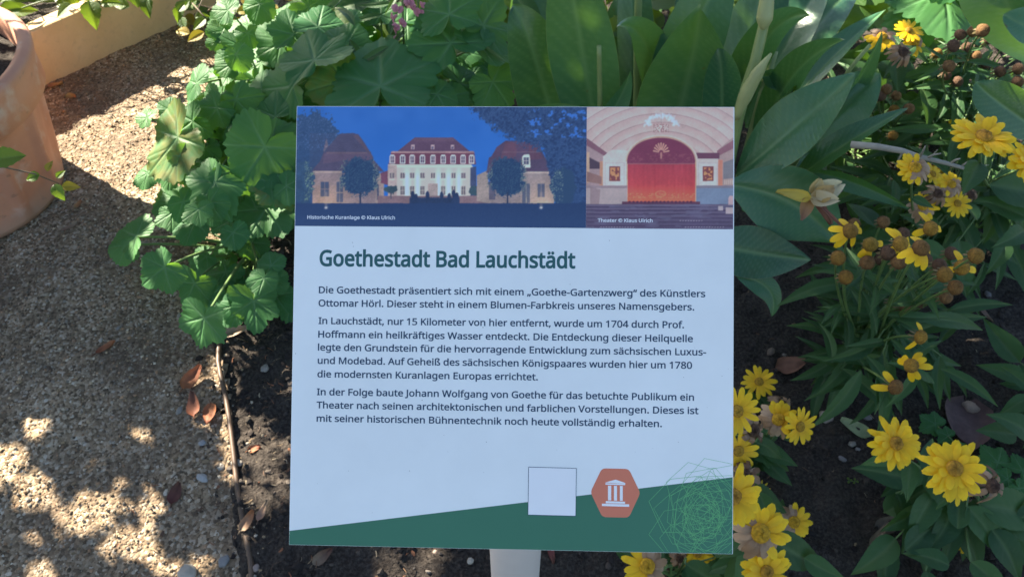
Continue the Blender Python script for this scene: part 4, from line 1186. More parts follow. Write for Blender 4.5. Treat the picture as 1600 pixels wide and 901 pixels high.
def blade_leaf(seed, width=0.22, nl=20, nw=4, serr=0.0, teeth=9, droop=0.25, fold=0.25, mat=None, name='blade_leaf', acum=1.0, wave=0.0, wpos=0.42):
    """long leaf from the origin to +Y, length 1"""
    r = random.Random(seed)
    V = []; vein = []; Fc = []
    side = r.uniform(-.08, .08); ph = r.uniform(0, 6.28)
    for i in range(nl + 1):
        t = i / nl
        w = width * (t / wpos) ** .8 if t < wpos else width * max(0, (1 - (t - wpos) / (1 - wpos)) ** acum)
        w = width * math.sin(math.pi * t ** (math.log(.5) / math.log(wpos))) ** .9 * (1 - .25 * t)
        w = max(w, .006 * (1 - t) + .002)
        th = (t * teeth) % 1.0
        for j in range(-nw, nw + 1):
            s = j / nw
            ww = w
            if abs(j) == nw and serr: ww = w * (1 + serr * (1 - th))
            x = s * ww + side * math.sin(math.pi * t)
            y = t + (abs(s) * .05 * width if serr else 0)
            z = -droop * t * t + fold * abs(s) * w + wave * math.sin(t * 9 + ph + s) * abs(s) * w
            V.append((x, y, z))
            vein.append(max(math.exp(-(s * w / .018) ** 2), .35 * max(0, math.sin((t * 1.0 - abs(s) * w * 1.2) * 2 * math.pi * teeth)) ** 6 if abs(s) > .05 else 0))
    W = 2 * nw + 1
    for i in range(nl):
        for j in range(W - 1):
            b = i * W + j
            Fc.append((b, b + 1, b + W + 1, b + W))
    return mesh(name, V, Fc, mat or M_LANCE, fattr={'vein': vein})

HOLLY = [round_leaf(s, 5, r_, cup=c_) for s, r_, c_ in ((1, .14, .10), (2, .20, .14), (3, .24, .12), (4, .10, .16), (5, .18, .10), (6, .22, .16), (7, .12, .12), (8, .26, .14))]
ROUNDL = [round_leaf(s, 5, .05, cup=.16, notch=.6) for s in (21, 22, 23, 24)]
LANCE = [blade_leaf(s, .115, serr=.10, teeth=8, droop=d, fold=.35) for s, d in ((1, .12), (2, .30), (3, .42), (4, .2))]
OVATE = [blade_leaf(s, .25, serr=.07, teeth=10, droop=d, fold=.30, wpos=.36) for s, d in ((5, .12), (6, .28), (7, .38), (8, .2))]
VINEL = [blade_leaf(s, .34, serr=.16, teeth=5, droop=d, fold=.3, wpos=.4, mat=M_VINE, name='vine_leaf') for s, d in ((9, .1), (10, .3), (11, .2))]
YELL = [blade_leaf(s, .34, serr=.0, droop=d, fold=.3, wpos=.45, mat=M_YELLOWLEAF, name='yellow_leaf') for s, d in ((12, .1), (13, .3))]

def stem_obj(parent, runs, mat=None, name='stem'):
    V = []; Fc = []
    for pts, r0, r1 in runs: tube(V, Fc, pts, r0, r1, 6)
    return obj(name, mesh(name, V, Fc, mat or M_STEM), parent)

def jitter(v, s):
    return Vector(v) + Vector((rng.uniform(-s, s), rng.uniform(-s, s), rng.uniform(-s, s)))

# ------------------------------------------------------------------ hollyhocks
def hollyhock(label, root_px, leaves, fill=0, fill_box=None, fill_z=(.05, .2), fill_r=(28, 48), group='hollyhock plants'):
    root = gnd(*root_px)
    root.z = 0.0
    pl = empty('hollyhock_plant', root, label, 'hollyhock', group)
    runs = []
    todo = [(x, y, r, z, a, None) for x, y, r, z, a in leaves]
    for i in range(fill):
        x = rng.uniform(fill_box[0], fill_box[2]); y = rng.uniform(fill_box[1], fill_box[3])
        z = rng.uniform(*fill_z)
        g = gnd(x, y, z)
        d = g - root
        a = math.degrees(math.atan2(d.y, d.x)) + rng.uniform(-40, 40)
        todo.append((x, y, rng.uniform(*fill_r), z, a, 1))
    for x, y, rpx, z, ang, f in todo:
        c = gnd(x, y, z)
        dist = (c - CAM).length
        R = rpx * dist / F_PX
        td = Vector((math.cos(R_(ang)), math.sin(R_(ang)), 0))
        nrm = Vector((0, -.42, .9)) + td * rng.uniform(.0, .40) + jitter((0, 0, 0), .30)
        nrm.normalize()
        M0 = frame(c, td, nrm, R * rng.uniform(.98, 1.08))
        attach = c - (M0.to_3x3() @ Vector((0, 1, 0))) * .34
        M = frame(attach, td, nrm, R * 1.04)
        me = rng.choice(HOLLY if rpx > 33 else HOLLY[3:5] + HOLLY[6:7] + ROUNDL)
        obj('leaf', me, pl, M)
        st = root + Vector((rng.uniform(-.02, .02), rng.uniform(-.02, .02), max(0.02, min(z * .5, .25) * rng.uniform(.2, 1))))
        below = attach - nrm * .004
        mid = (st + below) * .5 + Vector((0, 0, .04)) - nrm * .03
        runs.append(([bez(st, mid, below, i / 9) for i in range(10)], .0034 + R * .012, .0022 + R * .004))
    runs.append(([root + Vector((0, 0, -.02)), root + Vector((.005, 0, .12)), root + Vector((0, .01, .26))], .009, .006))
    stem_obj(pl, runs, name='stem')
    return pl

hollyhock('lowest hollyhock, its round leaves reaching over the gravel beside the sign', (402, 415), [
 (205, 365, 38, .16, 150), (186, 385, 30, .11, 190), (245, 428, 40, .22, 225), (297, 455, 38, .12, 255), (316, 514, 48, .22, 245),
 (397, 487, 47, .13, 270), (409, 443, 27, .21, 262), (421, 407, 25, .22, 110), (365, 372, 26, .24, 280), (352, 340, 34, .19, 150),
 (292, 350, 36, .18, 190), (425, 340, 60, .22, 300), (395, 335, 34, .21, 240), (345, 400, 24, .08, 200), (437, 470, 30, .08, 310)],
 22, (285, 335, 455, 490), (.03, .14), (18, 34))
hollyhock('spreading hollyhock with broad lobed leaves beside the lit gravel patch', (395, 285), [
 (262, 232, 66, .30, 215), (400, 248, 66, .33, 250), (322, 300, 54, .29, 235), (222, 275, 24, .20, 200), (258, 168, 20, .24, 150),
 (224, 184, 20, .22, 170), (385, 190, 44, .28, 190), (440, 235, 54, .31, 320), (440, 300, 50, .27, 300), (352, 200, 40, .22, 200), (310, 265, 34, .2, 190), (420, 178, 40, .3, 150), (340, 235, 40, .18, 210)],
 60, (262, 150, 470, 345), (.08, .30), (18, 42))
hollyhock('tall hollyhock with very large leaves directly behind the sign top', (600, 215), [
 (592, 108, 96, .40, 98), (690, 48, 72, .43, 120), (735, 132, 48, .30, 10), (700, 150, 54, .33, 40), (650, 125, 48, .37, 20), (760, 62, 54, .40, 60),
 (545, 150, 56, .35, 190), (640, 165, 50, .3, 300), (765, 25, 60, .44, 70), (770, 130, 40, .2, 0), (700, 5, 55, .48, 90)],
 48, (500, 10, 790, 200), (.08, .36), (26, 52))
hollyhock('hollyhock between the lit gravel and the pink snapdragon', (450, 150), [
 (488, 78, 70, .40, 105), (395, 140, 50, .30, 165), (440, 135, 62, .34, 170), (520, 130, 56, .35, 200), (400, 92, 46, .28, 130), (300, 128, 30, .22, 150),
 (545, 62, 46, .36, 70), (455, 40, 44, .36, 110), (425, 60, 40, .33, 140), (500, 30, 44, .36, 90), (345, 110, 30, .2, 160), (360, 90, 32, .24, 150)],
 56, (335, 10, 560, 190), (.08, .34), (20, 44))
hollyhock('pale sunlit hollyhock leaves above the dead brown flower heads', (1500, 25), [
 (1480, 10, 78, .42, 260), (1425, 15, 55, .40, 200), (1540, 12, 46, .40, 280), (1400, -25, 60, .42, 160), (1500, -45, 60, .48, 90)], 3, (1390, -40, 1560, 20), (.15, .3), (40, 60))

# ------------------------------------------------------------------ cannas
def canna_leaf(parent, b, m, t, width, roll=0.0, fold=0.18, wave=0.03, wpos=0.46, curl=0.0, nl=90, nw=8, seed=0):
    B = aty(*b); Mi = aty(*m); T = aty(*t)
    Cc = Mi * 2 - (B + T) * .5
    r = random.Random(seed)
    V = []; Fc = []; vein = []; edge = []; uvs = []
    ph = r.uniform(0, 6.28)
    for i in range(nl + 1):
        q = i / nl
        P = bez(B, Cc, T, q)
        tan = ((Cc - B) * (1 - q) + (T - Cc) * q).normalized()
        view = (P - CAM).normalized()
        x = tan.cross(view)
        if x.length < .05: x = tan.cross(Vector((0, .6, -.8)))
        x.normalize()
        x = Matrix.Rotation(roll + curl * (q - .5), 3, tan) @ x
        nn = x.cross(tan).normalized()
        if nn.dot(view) > 0 and abs(roll) < 1.5: nn = -nn
        w = width * .5 * (math.sin(math.pi * q ** (math.log(.5) / math.log(wpos))) ** .82) * (1 - .12 * q)
        w = max(w, width * .035 * (1 - q) + .0006)
        for j in range(-nw, nw + 1):
            s = j / nw
            wv = wave * width * math.sin(q * 8 + ph + (1.5 if s > 0 else 0)) * abs(s) ** 2
            p = P + x * (s * w * (1 - fold * .3 * abs(s))) + nn * (fold * abs(s) ** 1.3 * w + wv - .02 * width * math.exp(-(s * w / (.05 * width)) ** 2))
            V.append(p)
            lat = max(0, math.sin((q * 1.0 - abs(s) * .20) * 2 * math.pi * 15 + ph)) ** 3
            vein.append(max(math.exp(-(s * w / (.022 * width + .0012)) ** 2), .42 * lat * (abs(s) > .08)))
            edge.append(1.0 if abs(j) == nw else 0.0)
    W = 2 * nw + 1
    # an extra narrow border so the pale margin stays a thin line
    for i in range(nl):
        for j in range(W - 1):
            k = i * W + j
            Fc.append((k, k + W, k + W + 1, k + 1))
    # squeeze the last columns outwards
    for i in range(nl + 1):
        for sg in (0, 1):
            o_, n_ = (i * W, i * W + 1) if sg == 0 else (i * W + W - 1, i * W + W - 2)
            V[n_] = V[o_].lerp(V[n_], .10)
    return obj('leaf', mesh('canna_leaf', V, Fc, M_CANNA, fattr={'vein': vein, 'edge': edge}), parent)

def stalk(parent, pts, r0, r1, mat=None, name='stalk', n=8):
    V = []; Fc = []
    P = [aty(*p) for p in pts]
    # smooth
    Q = []
    for i in range(len(P) - 1):
        for k in range(5): 
            t = k / 5
            p0 = P[max(i - 1, 0)]; p1 = P[i]; p2 = P[i + 1]; p3 = P[min(i + 2, len(P) - 1)]
            Q.append(.5 * ((2 * p1) + (p2 - p0) * t + (2 * p0 - 5 * p1 + 4 * p2 - p3) * t * t + (3 * p1 - p0 - 3 * p2 + p3) * t ** 3))
    Q.append(P[-1])
    tube(V, Fc, Q, r0, r1, n)
    return obj(name, mesh(name, V, Fc, mat or M_CANNASTEM), parent)

rootc = gnd(1010, 330); rootc.z = 0
can = empty('canna_plant', rootc, 'big canna clump with broad dark leaves rising behind the sign', 'canna', 'canna plants')
CL = [  # base, middle, tip (px, py, Y), width m, roll, fold, wave, wpos, seed
 ((890, 300, 1.40), (842, 110, 1.42), (800, 8, 1.46), .150, .25, .12, .03, .42, 1),
 ((940, 260, 1.32), (908, 70, 1.34), (880, -95, 1.36), .150, -.10, .16, .03, .45, 2),
 ((1000, 240, 1.50), (990, 40, 1.60), (985, -80, 1.75), .11, .5, .2, .02, .45, 3),
 ((1015, 250, 1.40), (1075, 75, 1.42), (1150, -80, 1.5), .15, .2, .2, .03, .5, 5),
 ((1125, 270, 1.22), (1128, 140, 1.22), (1121, 76, 1.23), .085, .1, .22, .02, .42, 6),
 ((1150, 275, 1.13), (1245, 195, 1.12), (1336, 113, 1.14), .118, -.3, .15, .03, .46, 7),
 ((1190, 210, 1.35), (1290, 100, 1.40), (1384, 14, 1.50), .075, -.75, .35, .04, .5, 8),
 ((1250, 240, 1.26), (1330, 145, 1.24), (1379, 48, 1.24), .050, .7, .5, .03, .4, 9),
 ((1225, 275, 1.20), (1310, 175, 1.22), (1376, 114, 1.24), .125, -.2, .15, .03, .50, 10),
 ((1235, 285, 1.13), (1320, 225, 1.12), (1418, 168, 1.14), .062, -.6, .4, .05, .45, 11),
 ((1135, 290, 1.08), (1235, 318, 1.05), (1309, 381, 1.00), .150, .15, .10, .03, .50, 12),
 ((1100, 380, 1.02), (1180, 395, 1.00), (1266, 406, .96), .112, .1, .12, .03, .46, 13),
 ((1270, 268, 1.16), (1345, 290, 1.12), (1420, 326, 1.08), .046, .5, .45, .03, .40, 14),
 ((1150, 430, .98), (1200, 452, .95), (1206, 494, .92), .05, .1, .2, .03, .42, 15),
 ((1130, 230, 1.40), (1165, 70, 1.48), (1240, -60, 1.62), .15, .3, .2, .03, .5, 16),
 ((1165, 200, 1.45), (1225, 70, 1.55), (1300, -50, 1.7), .14, -.4, .25, .03, .5, 17),
 ((1170, 210, 1.48), (1260, 60, 1.62), (1345, -25, 1.78), .13, -.35, .2, .04, .5, 18),
 ((1100, 230, 1.5), (1100, 60, 1.6), (1075, -70, 1.75), .16, -.2, .2, .03, .5, 19),
 ((955, 220, 1.5), (970, 70, 1.62), (1015, -60, 1.8), .13, .2, .2, .03, .5, 20),
 ((860, 260, 1.6), (830, 60, 1.75), (835, -70, 1.9), .14, .3, .2, .03, .5, 21),
 ((800, 230, 1.25), (835, 178, 1.24), (905, 166, 1.22), .05, .6, .4, .03, .4, 22),
 ((935, 200, 1.28), (965, 160, 1.28), (985, 112, 1.28), .055, .4, .4, .03, .4, 23),
 ((1180, 280, 1.20), (1220, 190, 1.22), (1250, 130, 1.25), .10, .8, .2, .03, .45, 24),
 ((1190, 120, 1.30), (1215, 125, 1.30), (1247, 150, 1.28), .045, .3, .3, .03, .4, 25),
 ((1215, 290, 1.28), (1270, 215, 1.34), (1330, 160, 1.42), .10, .3, .2, .03, .45, 26),
 ((1160, 330, 1.15), (1215, 262, 1.16), (1270, 250, 1.16), .11, -.3, .2, .03, .45, 27),
 ((1180, 240, 1.30), (1232, 128, 1.27), (1318, 62, 1.16), .085, -.5, .3, .04, .46, 28),
 ((1120, 250, 1.42), (1180, 88, 1.38), (1262, 22, 1.24), .095, -.3, .28, .05, .5, 29),
 ((1040, 250, 1.46), (1020, 96, 1.44), (968, 40, 1.30), .10, .4, .25, .05, .5, 30),
]
for b, m, t, w, ro, fo, wa, wp, sd in CL:
    canna_leaf(can, b, m, t, w, ro, fo, wa, wp, seed=sd)
# the big rolled leaf bending over towards the camera
canna_leaf(can, (1020, 330, 1.30), (1068, 150, 1.30), (1094, 18, 1.22), .205, .05, .22, .05, .50, seed=4)
for pts, r0, r1 in [
 ([(940, 330, 1.3), (938, 200, 1.29), (936, 72, 1.29)], .0065, .0045), ([(995, 330, 1.42), (995, 150, 1.44), (997, 20, 1.47), (1000, -60, 1.5)], .009, .007),
 ([(1125, 330, 1.13), (1153, 185, 1.14), (1180, 95, 1.16), (1197, 20, 1.2), (1210, -60, 1.25)], .012, .0075), ([(1225, 285, 1.15), (1262, 212, 1.15), (1300, 150, 1.16)], .0085, .006),
 ([(1150, 300, 1.3), (1180, 190, 1.33), (1210, 80, 1.4)], .011, .008), ([(880, 320, 1.4), (850, 170, 1.46)], .009, .005), ([(1080, 330, 1.45), (1070, 200, 1.46), (1060, 100, 1.5)], .009, .006),
 ([(1275, 200, 1.22), (1320, 120, 1.21), (1360, 70, 1.22)], .006, .003)]:
    stalk(can, pts, r0, r1)
M_BUD = plain_mat('canna_bud', (0.30, 0.33, 0.14), 0.45, 25, 0.3)
for pts, rs in [(((1151, 185, 1.125), (1172, 135, 1.125), (1205, 84, 1.13)), (.006, .0125, .011, .002)), (((1192, 46, 1.17), (1196, 18, 1.18), (1203, -40, 1.2)), (.005, .014, .012, .004))]:
    V = []; Fc = []
    P = [aty(*p) for p in pts]
    Q = [bez(P[0], P[1] * 2 - (P[0] + P[2]) * .5, P[2], i / 12) for i in range(13)]
    tube(V, Fc, Q, 1, 1, 8)
    for i, p in enumerate(Q):
        rr = float(np.interp(i / 12, [0, .35, .7, 1], rs))
        for k in range(8): V[i * 8 + k] = p + (V[i * 8 + k] - p) * rr
    obj('bud_sheath', mesh('bud_sheath', V, Fc, M_BUD), can)

rootd = gnd(1640, 190); rootd.z = 0
can2 = empty('canna_plant', rootd, 'bright backlit canna leaf beside the pale hollyhock leaves', 'canna', 'canna plants')
canna_leaf(can2, (1560, -120, 1.35), (1568, -10, 1.28), (1640, 105, 1.22), .15, .3, .2, .03, .5, seed=31)
canna_leaf(can2, (1640, 60, 1.2), (1600, 40, 1.2), (1568, 22, 1.22), .07, .5, .2, .03, .5, seed=32)
canna_leaf(can2, (1640, 215, 1.2), (1560, 160, 1.22), (1525, 128, 1.24), .09, .2, .15, .03, .4, seed=33)
stalk(can2, [(1650, 240, 1.25), (1640, 60, 1.25), (1630, -100, 1.3)], .012, .009)

# wilted blossom lying on a canna leaf
def petal_sheet(V, Fc, col, M, L, W, c0, c1, bend=0.3, crumple=0.06, r=random):
    base = len(V); nl, nw = 7, 3
    p1, p2 = r.uniform(0, 6), r.uniform(0, 6)
    for i in range(nl + 1):
        t = i / nl
        w = W * math.sin(math.pi * min(.97, t ** .62 * .93 + .04)) ** .7
        for j in range(-nw, nw + 1):
            s = j / nw
            z = bend * t * t * L + crumple * L * (math.sin(t * 7 + p1 + s * 2) * .5 + math.sin(s * 5 + p2) * .5) * t + .18 * W * s * s
            V.append(M @ Vector((s * w * .5, t * L, z)))
            k = min(1, t * 1.1 + r.uniform(-.08, .08))
            col.append(tuple(a * (1 - k) + b * k for a, b in zip(c0, c1)))
    Wd = 2 * nw + 1
    for i in range(nl):
        for j in range(Wd - 1):
            q = base + i * Wd + j
            Fc.append((q, q + 1, q + Wd + 1, q + Wd))
V = []; Fc = []; col = []
cb = aty(1262, 312, 1.02) + Vector((0, -.012, .012))
rr = random.Random(2)
for (dx, dy, dz, L, W, c0, c1) in [(.9, .35, .25, .062, .042, (.62, .50, .22), (.70, .62, .40)), (-.9, .2, .1, .060, .022, (.60, .42, .05), (.62, .46, .10)), (.75, -.25, .2, .05, .03, (.5, .35, .15), (.66, .56, .36)),
                            (.2, .55, .5, .035, .03, (.45, .28, .08), (.6, .45, .2)), (.35, -.75, .1, .058, .018, (.30, .10, .05), (.26, .12, .07)), (-.1, -.5, .3, .045, .025, (.42, .22, .06), (.36, .18, .10)), (.1, -.3, .5, .04, .03, (.5, .3, .06), (.5, .34, .16)), (.6, -.9, -.1, .07, .008, (.25, .1, .06), (.25, .12, .08))]:
    M = frame(cb + Vector((rr.uniform(-.006, .006), rr.uniform(-.006, .006), rr.uniform(0, .006))), Vector((dx, dy, dz)), Vector((0, -.6, .8)))
    petal_sheet(V, Fc, col, M, L, W, c0, c1, rr.uniform(-.2, .25), .10, rr)
tag(obj('wilted_blossom', mesh('wilted_blossom', V, Fc, M_PETAL, col=col)), 'wilted pale yellow blossom lying on a broad canna leaf', 'blossom')

# ------------------------------------------------------------------ yellow daisies
YEL = (0.87, 0.585, 0.014); YEL2 = (0.78, 0.42, 0.008); TAN = (0.36, 0.22, 0.12); PALE = (0.50, 0.36, 0.24); BRN = (0.17, 0.095, 0.05)
def petal(V, Fc, col, ang, elev, L, W, r0, c0, c1, droop, r, notch=True, curl=0.0, nl=6, nw=2):
    base = len(V)
    ca, sa = math.cos(ang), math.sin(ang)
    tw = r.uniform(-.35, .35) + curl * r.uniform(-1, 1)
    for i in range(nl + 1):
        t = i / nl
        w = W * (0.42 + .58 * math.sin(math.pi * min(1, t * .78 + .10)) ** 1.0)
        if t > .85: w *= 1 - ((t - .85) / .15) ** 2 * .62
        d = r0 + L * t * math.cos(elev)
        z = L * t * math.sin(elev) - droop * L * t * t + curl * L * math.sin(t * 4) * .3
        for j in range(-nw, nw + 1):
            s = j / nw
            xx = s * w * .5
            zz = z + .16 * w * (1 - s * s) * (1 if nw == 2 else 1) * .6 - .05 * w * (abs(j) == 1) + xx * tw * t
            dd = d - (L * .05 if (notch and i == nl and abs(j) == 1) else 0)
            V.append((dd * ca - xx * sa, dd * sa + xx * ca, zz))
            k = t
            col.append(tuple(a * (1 - k) + b * k for a, b in zip(c0, c1)))
    W_ = 2 * nw + 1
    for i in range(nl):
        for j in range(W_ - 1):
            q = base + i * W_ + j
            Fc.append((q, q + W_, q + W_ + 1, q + 1))
def vary(c, r, s=.12):
    k = 1 + r.uniform(-s, s)
    return tuple(x * k for x in c)
def disc_mesh(seed, rad, high, c_in, c_out, spiky=.10, n=7, m=22):
    r = random.Random(seed); V = []; Fc = []; col = []
    for i in range(n + 1):
        t = i / n
        for k in range(m):
            a = 2 * math.pi * (k + (i % 2) * .5) / m
            rr_ = rad * math.sin(t * math.pi * .5) * (1 + r.uniform(-.05, .05)); z = high * math.cos(t * math.pi * .5) + r.uniform(-spiky, spiky) * rad
            V.append((rr_ * math.cos(a), rr_ * math.sin(a), z))
            q = t * t
            col.append(vary(tuple(x * (1 - q) + y * q for x, y in zip(c_in, c_out)), r, .3))
    for i in range(n):
        for k in range(m):
            Fc.append((i * m + k, i * m + m + k, i * m + m + (k + 1) % m, i * m + (k + 1) % m))
    return mesh('flower_disc', V, Fc, M_DISC, col=col)
def daisy(seed, kind):
    r = random.Random(seed); V = []; Fc = []; col = []
    if kind == 'fresh':
        rows = [(15, .40, .150, -.06, .10), (14, .36, .145, .14, .05), (9, .28, .12, .30, .02)]
        for ri, (n, L, W, el, dr) in enumerate(rows):
            o = r.uniform(0, 6)
            for k in range(n):
                if r.random() < .05: continue
                petal(V, Fc, col, o + 2 * math.pi * k / n + r.uniform(-.09, .09), el + r.uniform(-.12, .12), L * r.uniform(.84, 1.08) * (.6 if r.random() < .07 else 1), W * r.uniform(.75, 1.15), .10, vary(YEL2, r), vary(YEL, r), dr + r.uniform(-.05, .12), r)
        d = disc_mesh(seed, .125, .085, (.30, .15, .014), (.42, .22, .016))
    elif kind == 'single':
        o = r.uniform(0, 6); n = 14
        for k in range(n):
            petal(V, Fc, col, o + 2 * math.pi * k / n + r.uniform(-.1, .1), .12 + r.uniform(-.15, .15), .40 * r.uniform(.85, 1.06), .14 * r.uniform(.85, 1.1), .10, vary(YEL2, r), vary(YEL, r), .08 + r.uniform(-.05, .15), r)
        d = disc_mesh(seed, .125, .10, (.34, .19, .014), (.30, .17, .02))
    elif kind == 'half':
        for n, L, W, el in ((14, .40, .15, -.10), (12, .34, .14, .14)):
            o = r.uniform(0, 6)
            for k in range(n):
                a = o + 2 * math.pi * k / n
                dead = math.cos(a - 4.1) > r.uniform(-.35, .5)
                if dead: petal(V, Fc, col, a + r.uniform(-.15, .15), el - r.uniform(0, .45), L * r.uniform(.7, 1), W * r.uniform(.8, 1.2), .11, vary(TAN, r, .25), vary(PALE if r.random() < .6 else TAN, r, .2), .25 + r.uniform(-.1, .3), r, curl=.5)
                else: petal(V, Fc, col, a + r.uniform(-.1, .1), el + r.uniform(-.1, .2), L * r.uniform(.85, 1), W, .11, vary(YEL2, r), vary(YEL, r), .1, r)
        d = disc_mesh(seed, .155, .12, (.44, .24, .012), (.48, .27, .014), .13)
    elif kind == 'dead':
        for n, L, W, el in ((13, .34, .13, -.35), (9, .30, .12, .0)):
            o = r.uniform(0, 6)
            for k in range(n):
                c = r.choice((BRN, TAN, TAN, (.30, .20, .13)))
                petal(V, Fc, col, o + 2 * math.pi * k / n + r.uniform(-.2, .2), el + r.uniform(-.4, .3), L * r.uniform(.55, 1.05), W * r.uniform(.6, 1.1), .11, vary(c, r, .25), vary(c, r, .3), .3 + r.uniform(-.2, .4), r, curl=1.0)
        d = disc_mesh(seed, .15, .14, (.060, .032, .020), (.11, .06, .03), .2)
    elif kind == 'bud':
        n = 9
        for k in range(n):
            petal(V, Fc, col, 2 * math.pi * k / n, .5 + r.uniform(-.2, .3), .40, .085, .08, (.35, .33, .03), vary(YEL, r), .1, r)
        d = disc_mesh(seed, .12, .14, (.22, .24, .03), (.14, .2, .04))
    # green bracts under the head
    for k in range(10):
        petal(V, Fc, col, 2 * math.pi * k / 10, -.5, .17, .09, .06, (.05, .10, .03), (.06, .12, .04), .4, r, notch=False)
    for i, p in enumerate(V):
        if i >= len(V) - 10 * 35: V[i] = (p[0], p[1], p[2] - .035)
    return mesh('daisy_petals', V, Fc, M_PETAL, col=col), d
DAISY = {k: [daisy(s * 13 + i, k) for s in range(1, 7)] for i, k in enumerate(('fresh', 'single', 'half', 'dead', 'bud'))}
def helen(seed, npet, spread=1.0, ballcol=None):
    r = random.Random(seed); V = []; Fc = []; col = []
    o = r.uniform(0, 6)
    angs = sorted(r.sample(range(11), npet)) if npet else []
    for k in angs:
        petal(V, Fc, col, o + 2 * math.pi * k / 11 + r.uniform(-.1, .1), -.10 - r.uniform(0, .38), .86 * r.uniform(.75, 1.1), .46, .34, vary(YEL2, r), vary(YEL, r), .35 + r.uniform(0, .3), r)
    for k in range(9):
        petal(V, Fc, col, 2 * math.pi * k / 9, -1.1, .45, .16, .25, (.10, .11, .04), (.16, .12, .06), .5, r, notch=False)
    bc = ballcol or r.choice([(.20, .105, .016), (.27, .145, .018), (.15, .075, .018), (.24, .15, .022)])
    d = disc_mesh(seed, .5, .46, tuple(x * 1.15 for x in bc), tuple(x * .55 for x in bc), .05, 9, 26)
    return mesh('helenium_petals', V, Fc, M_PETAL, col=col), d
HELEN = {'bare': [helen(s, 0) for s in (1, 2, 3)], 'brown': [helen(s, 0, ballcol=((.15, .078, .026) if s == 4 else (.095, .05, .026))) for s in (4, 5)], 'few': [helen(s, 3) for s in (6, 7, 8)], 'petal': [helen(s, 7) for s in (9, 10, 11)]}

def flower_plant(kind, label, root, heads, group, leaves=(), D=0.072, leafset=OVATE, fill=0, fbox=None, fz=(.04, .25), fl=(.05, .09), cat='flower'):
    """heads: px, py, diameter px, kind, tilt (x, y towards which the flower faces)"""
    r0 = gnd(*root); r0.z = 0
    pl = empty(kind, r0, label, cat, group)
    runs = []
    table = HELEN if kind == 'helenium_plant' else DAISY
    for h in heads:
        px, py, dp, hk = h[:4]
        tilt = h[4] if len(h) > 4 else (0, 0)
        dist = D * F_PX / dp
        P = atd(px, py, min(dist, (gnd(px, py, .06) - CAM).length))
        P.z = max(P.z, .05)
        real = dp * (P - CAM).length / F_PX
        n = Vector((tilt[0], -.55 + tilt[1], .80)) + jitter((0, 0, 0), .12)
        M = frame(P, Vector((rng.uniform(-1, 1), rng.uniform(-1, 1), 0)), n, real)
        pe, di = rng.choice(table[hk])
        fo = obj('flower_head', pe, pl, M)
        obj('disc', di, fo, M)
        st = r0 + Vector((rng.uniform(-.03, .03), rng.uniform(-.03, .03), 0))
        nn = n.normalized()
        end = P - nn * real * .03
        c1 = (st + end) * .5 + Vector((rng.uniform(-.02, .02), rng.uniform(-.02, .02), .05))
        c1 = c1.lerp(end - nn * .12, .6)
        pts = [bez(st, c1, end, i / 11) for i in range(12)]
        runs.append((pts, .0030, .0016))
        for k in range(rng.randint(2, 4)):          # leaves up the stem
            i = rng.randint(2, 8)
            a = rng.uniform(0, 6.28)
            td = Vector((math.cos(a), math.sin(a), rng.uniform(-.1, .4)))
            obj('leaf', rng.choice(leafset), pl, frame(pts[i], td, Vector((-td.x * .3, -.2, 1)), rng.uniform(*fl) * (1 - .05 * i)))
    for (bx, by, bz, tx, ty, tz) in leaves:
        b = gnd(bx, by, bz); t = gnd(tx, ty, tz)
        d = t - b
        obj('leaf', rng.choice(leafset), pl, frame(b, d, Vector((0, -.45, 1)) + jitter((0, 0, 0), .18), d.length))
        runs.append(([r0.lerp(b, .3) + Vector((0, 0, .01)), (r0 + b) * .5 + Vector((0, 0, bz * .5)), b], .0026, .0016))
    for i in range(fill):
        x = rng.uniform(fbox[0], fbox[2]); y = rng.uniform(fbox[1], fbox[3]); z = rng.uniform(*fz)
        b = gnd(x, y, z)
        a = rng.uniform(0, 6.28) if rng.random() < .5 else math.atan2(b.y - r0.y, b.x - r0.x) + rng.uniform(-.9, .9)
        td = Vector((math.cos(a), math.sin(a), rng.uniform(-.3, .35)))
        obj('leaf', rng.choice(leafset), pl, frame(b, td, Vector((-td.x * .3, -.35, 1)) + jitter((0, 0, 0), .3), rng.uniform(*fl)))
        if i % 2 == 0:
            runs.append(([r0 + Vector((rng.uniform(-.03, .03), rng.uniform(-.03, .03), 0)), (r0 + b) * .5 + Vector((0, 0, z * .35)), b], .0024, .0014))
    if runs: stem_obj(pl, runs)
    return pl

G1 = 'false sunflower plants in the bed'
flower_plant('false_sunflower', 'false sunflower crowded against the side of the board, fresh and dried heads mixed', (1165, 735), [
 (1186, 596, 52, 'single', (-.3, .25)), (1152, 642, 74, 'single', (.1, 0)), (1216, 655, 62, 'half'), (1250, 666, 62, 'single', (.3, 0)), (1222, 632, 50, 'dead', (0, .3)), (1176, 672, 66, 'dead', (.2, -.2)),
 (1154, 704, 66, 'single', (0, -.2)), (1163, 742, 66, 'dead', (0, 0)), (1152, 620, 40, 'dead', (0, .3))],
 G1, [(1185, 700, .1, 1235, 735, .06), (1180, 690, .16, 1215, 715, .12), (1160, 760, .12, 1205, 790, .05)], D=.070, fill=8, fbox=(1140, 640, 1230, 780), fz=(.04, .16))
flower_plant('false_sunflower', 'false sunflower below it with a large half withered head and a small green bud', (1180, 870), [
 (1146, 775, 98, 'fresh', (.1, 0)), (1189, 764, 30, 'bud', (.2, .2)), (1188, 832, 92, 'half', (0, 0)), (1240, 815, 58, 'half', (.2, 0)), (1198, 893, 80, 'fresh', (0, .1)), (1140, 893, 60, 'dead', (0, 0))],
 G1, [(1200, 840, .2, 1255, 872, .12), (1170, 850, .22, 1130, 890, .14), (1160, 860, .2, 1120, 900, .12)], D=.076, fill=8, fbox=(1120, 780, 1260, 920), fz=(.04, .2))
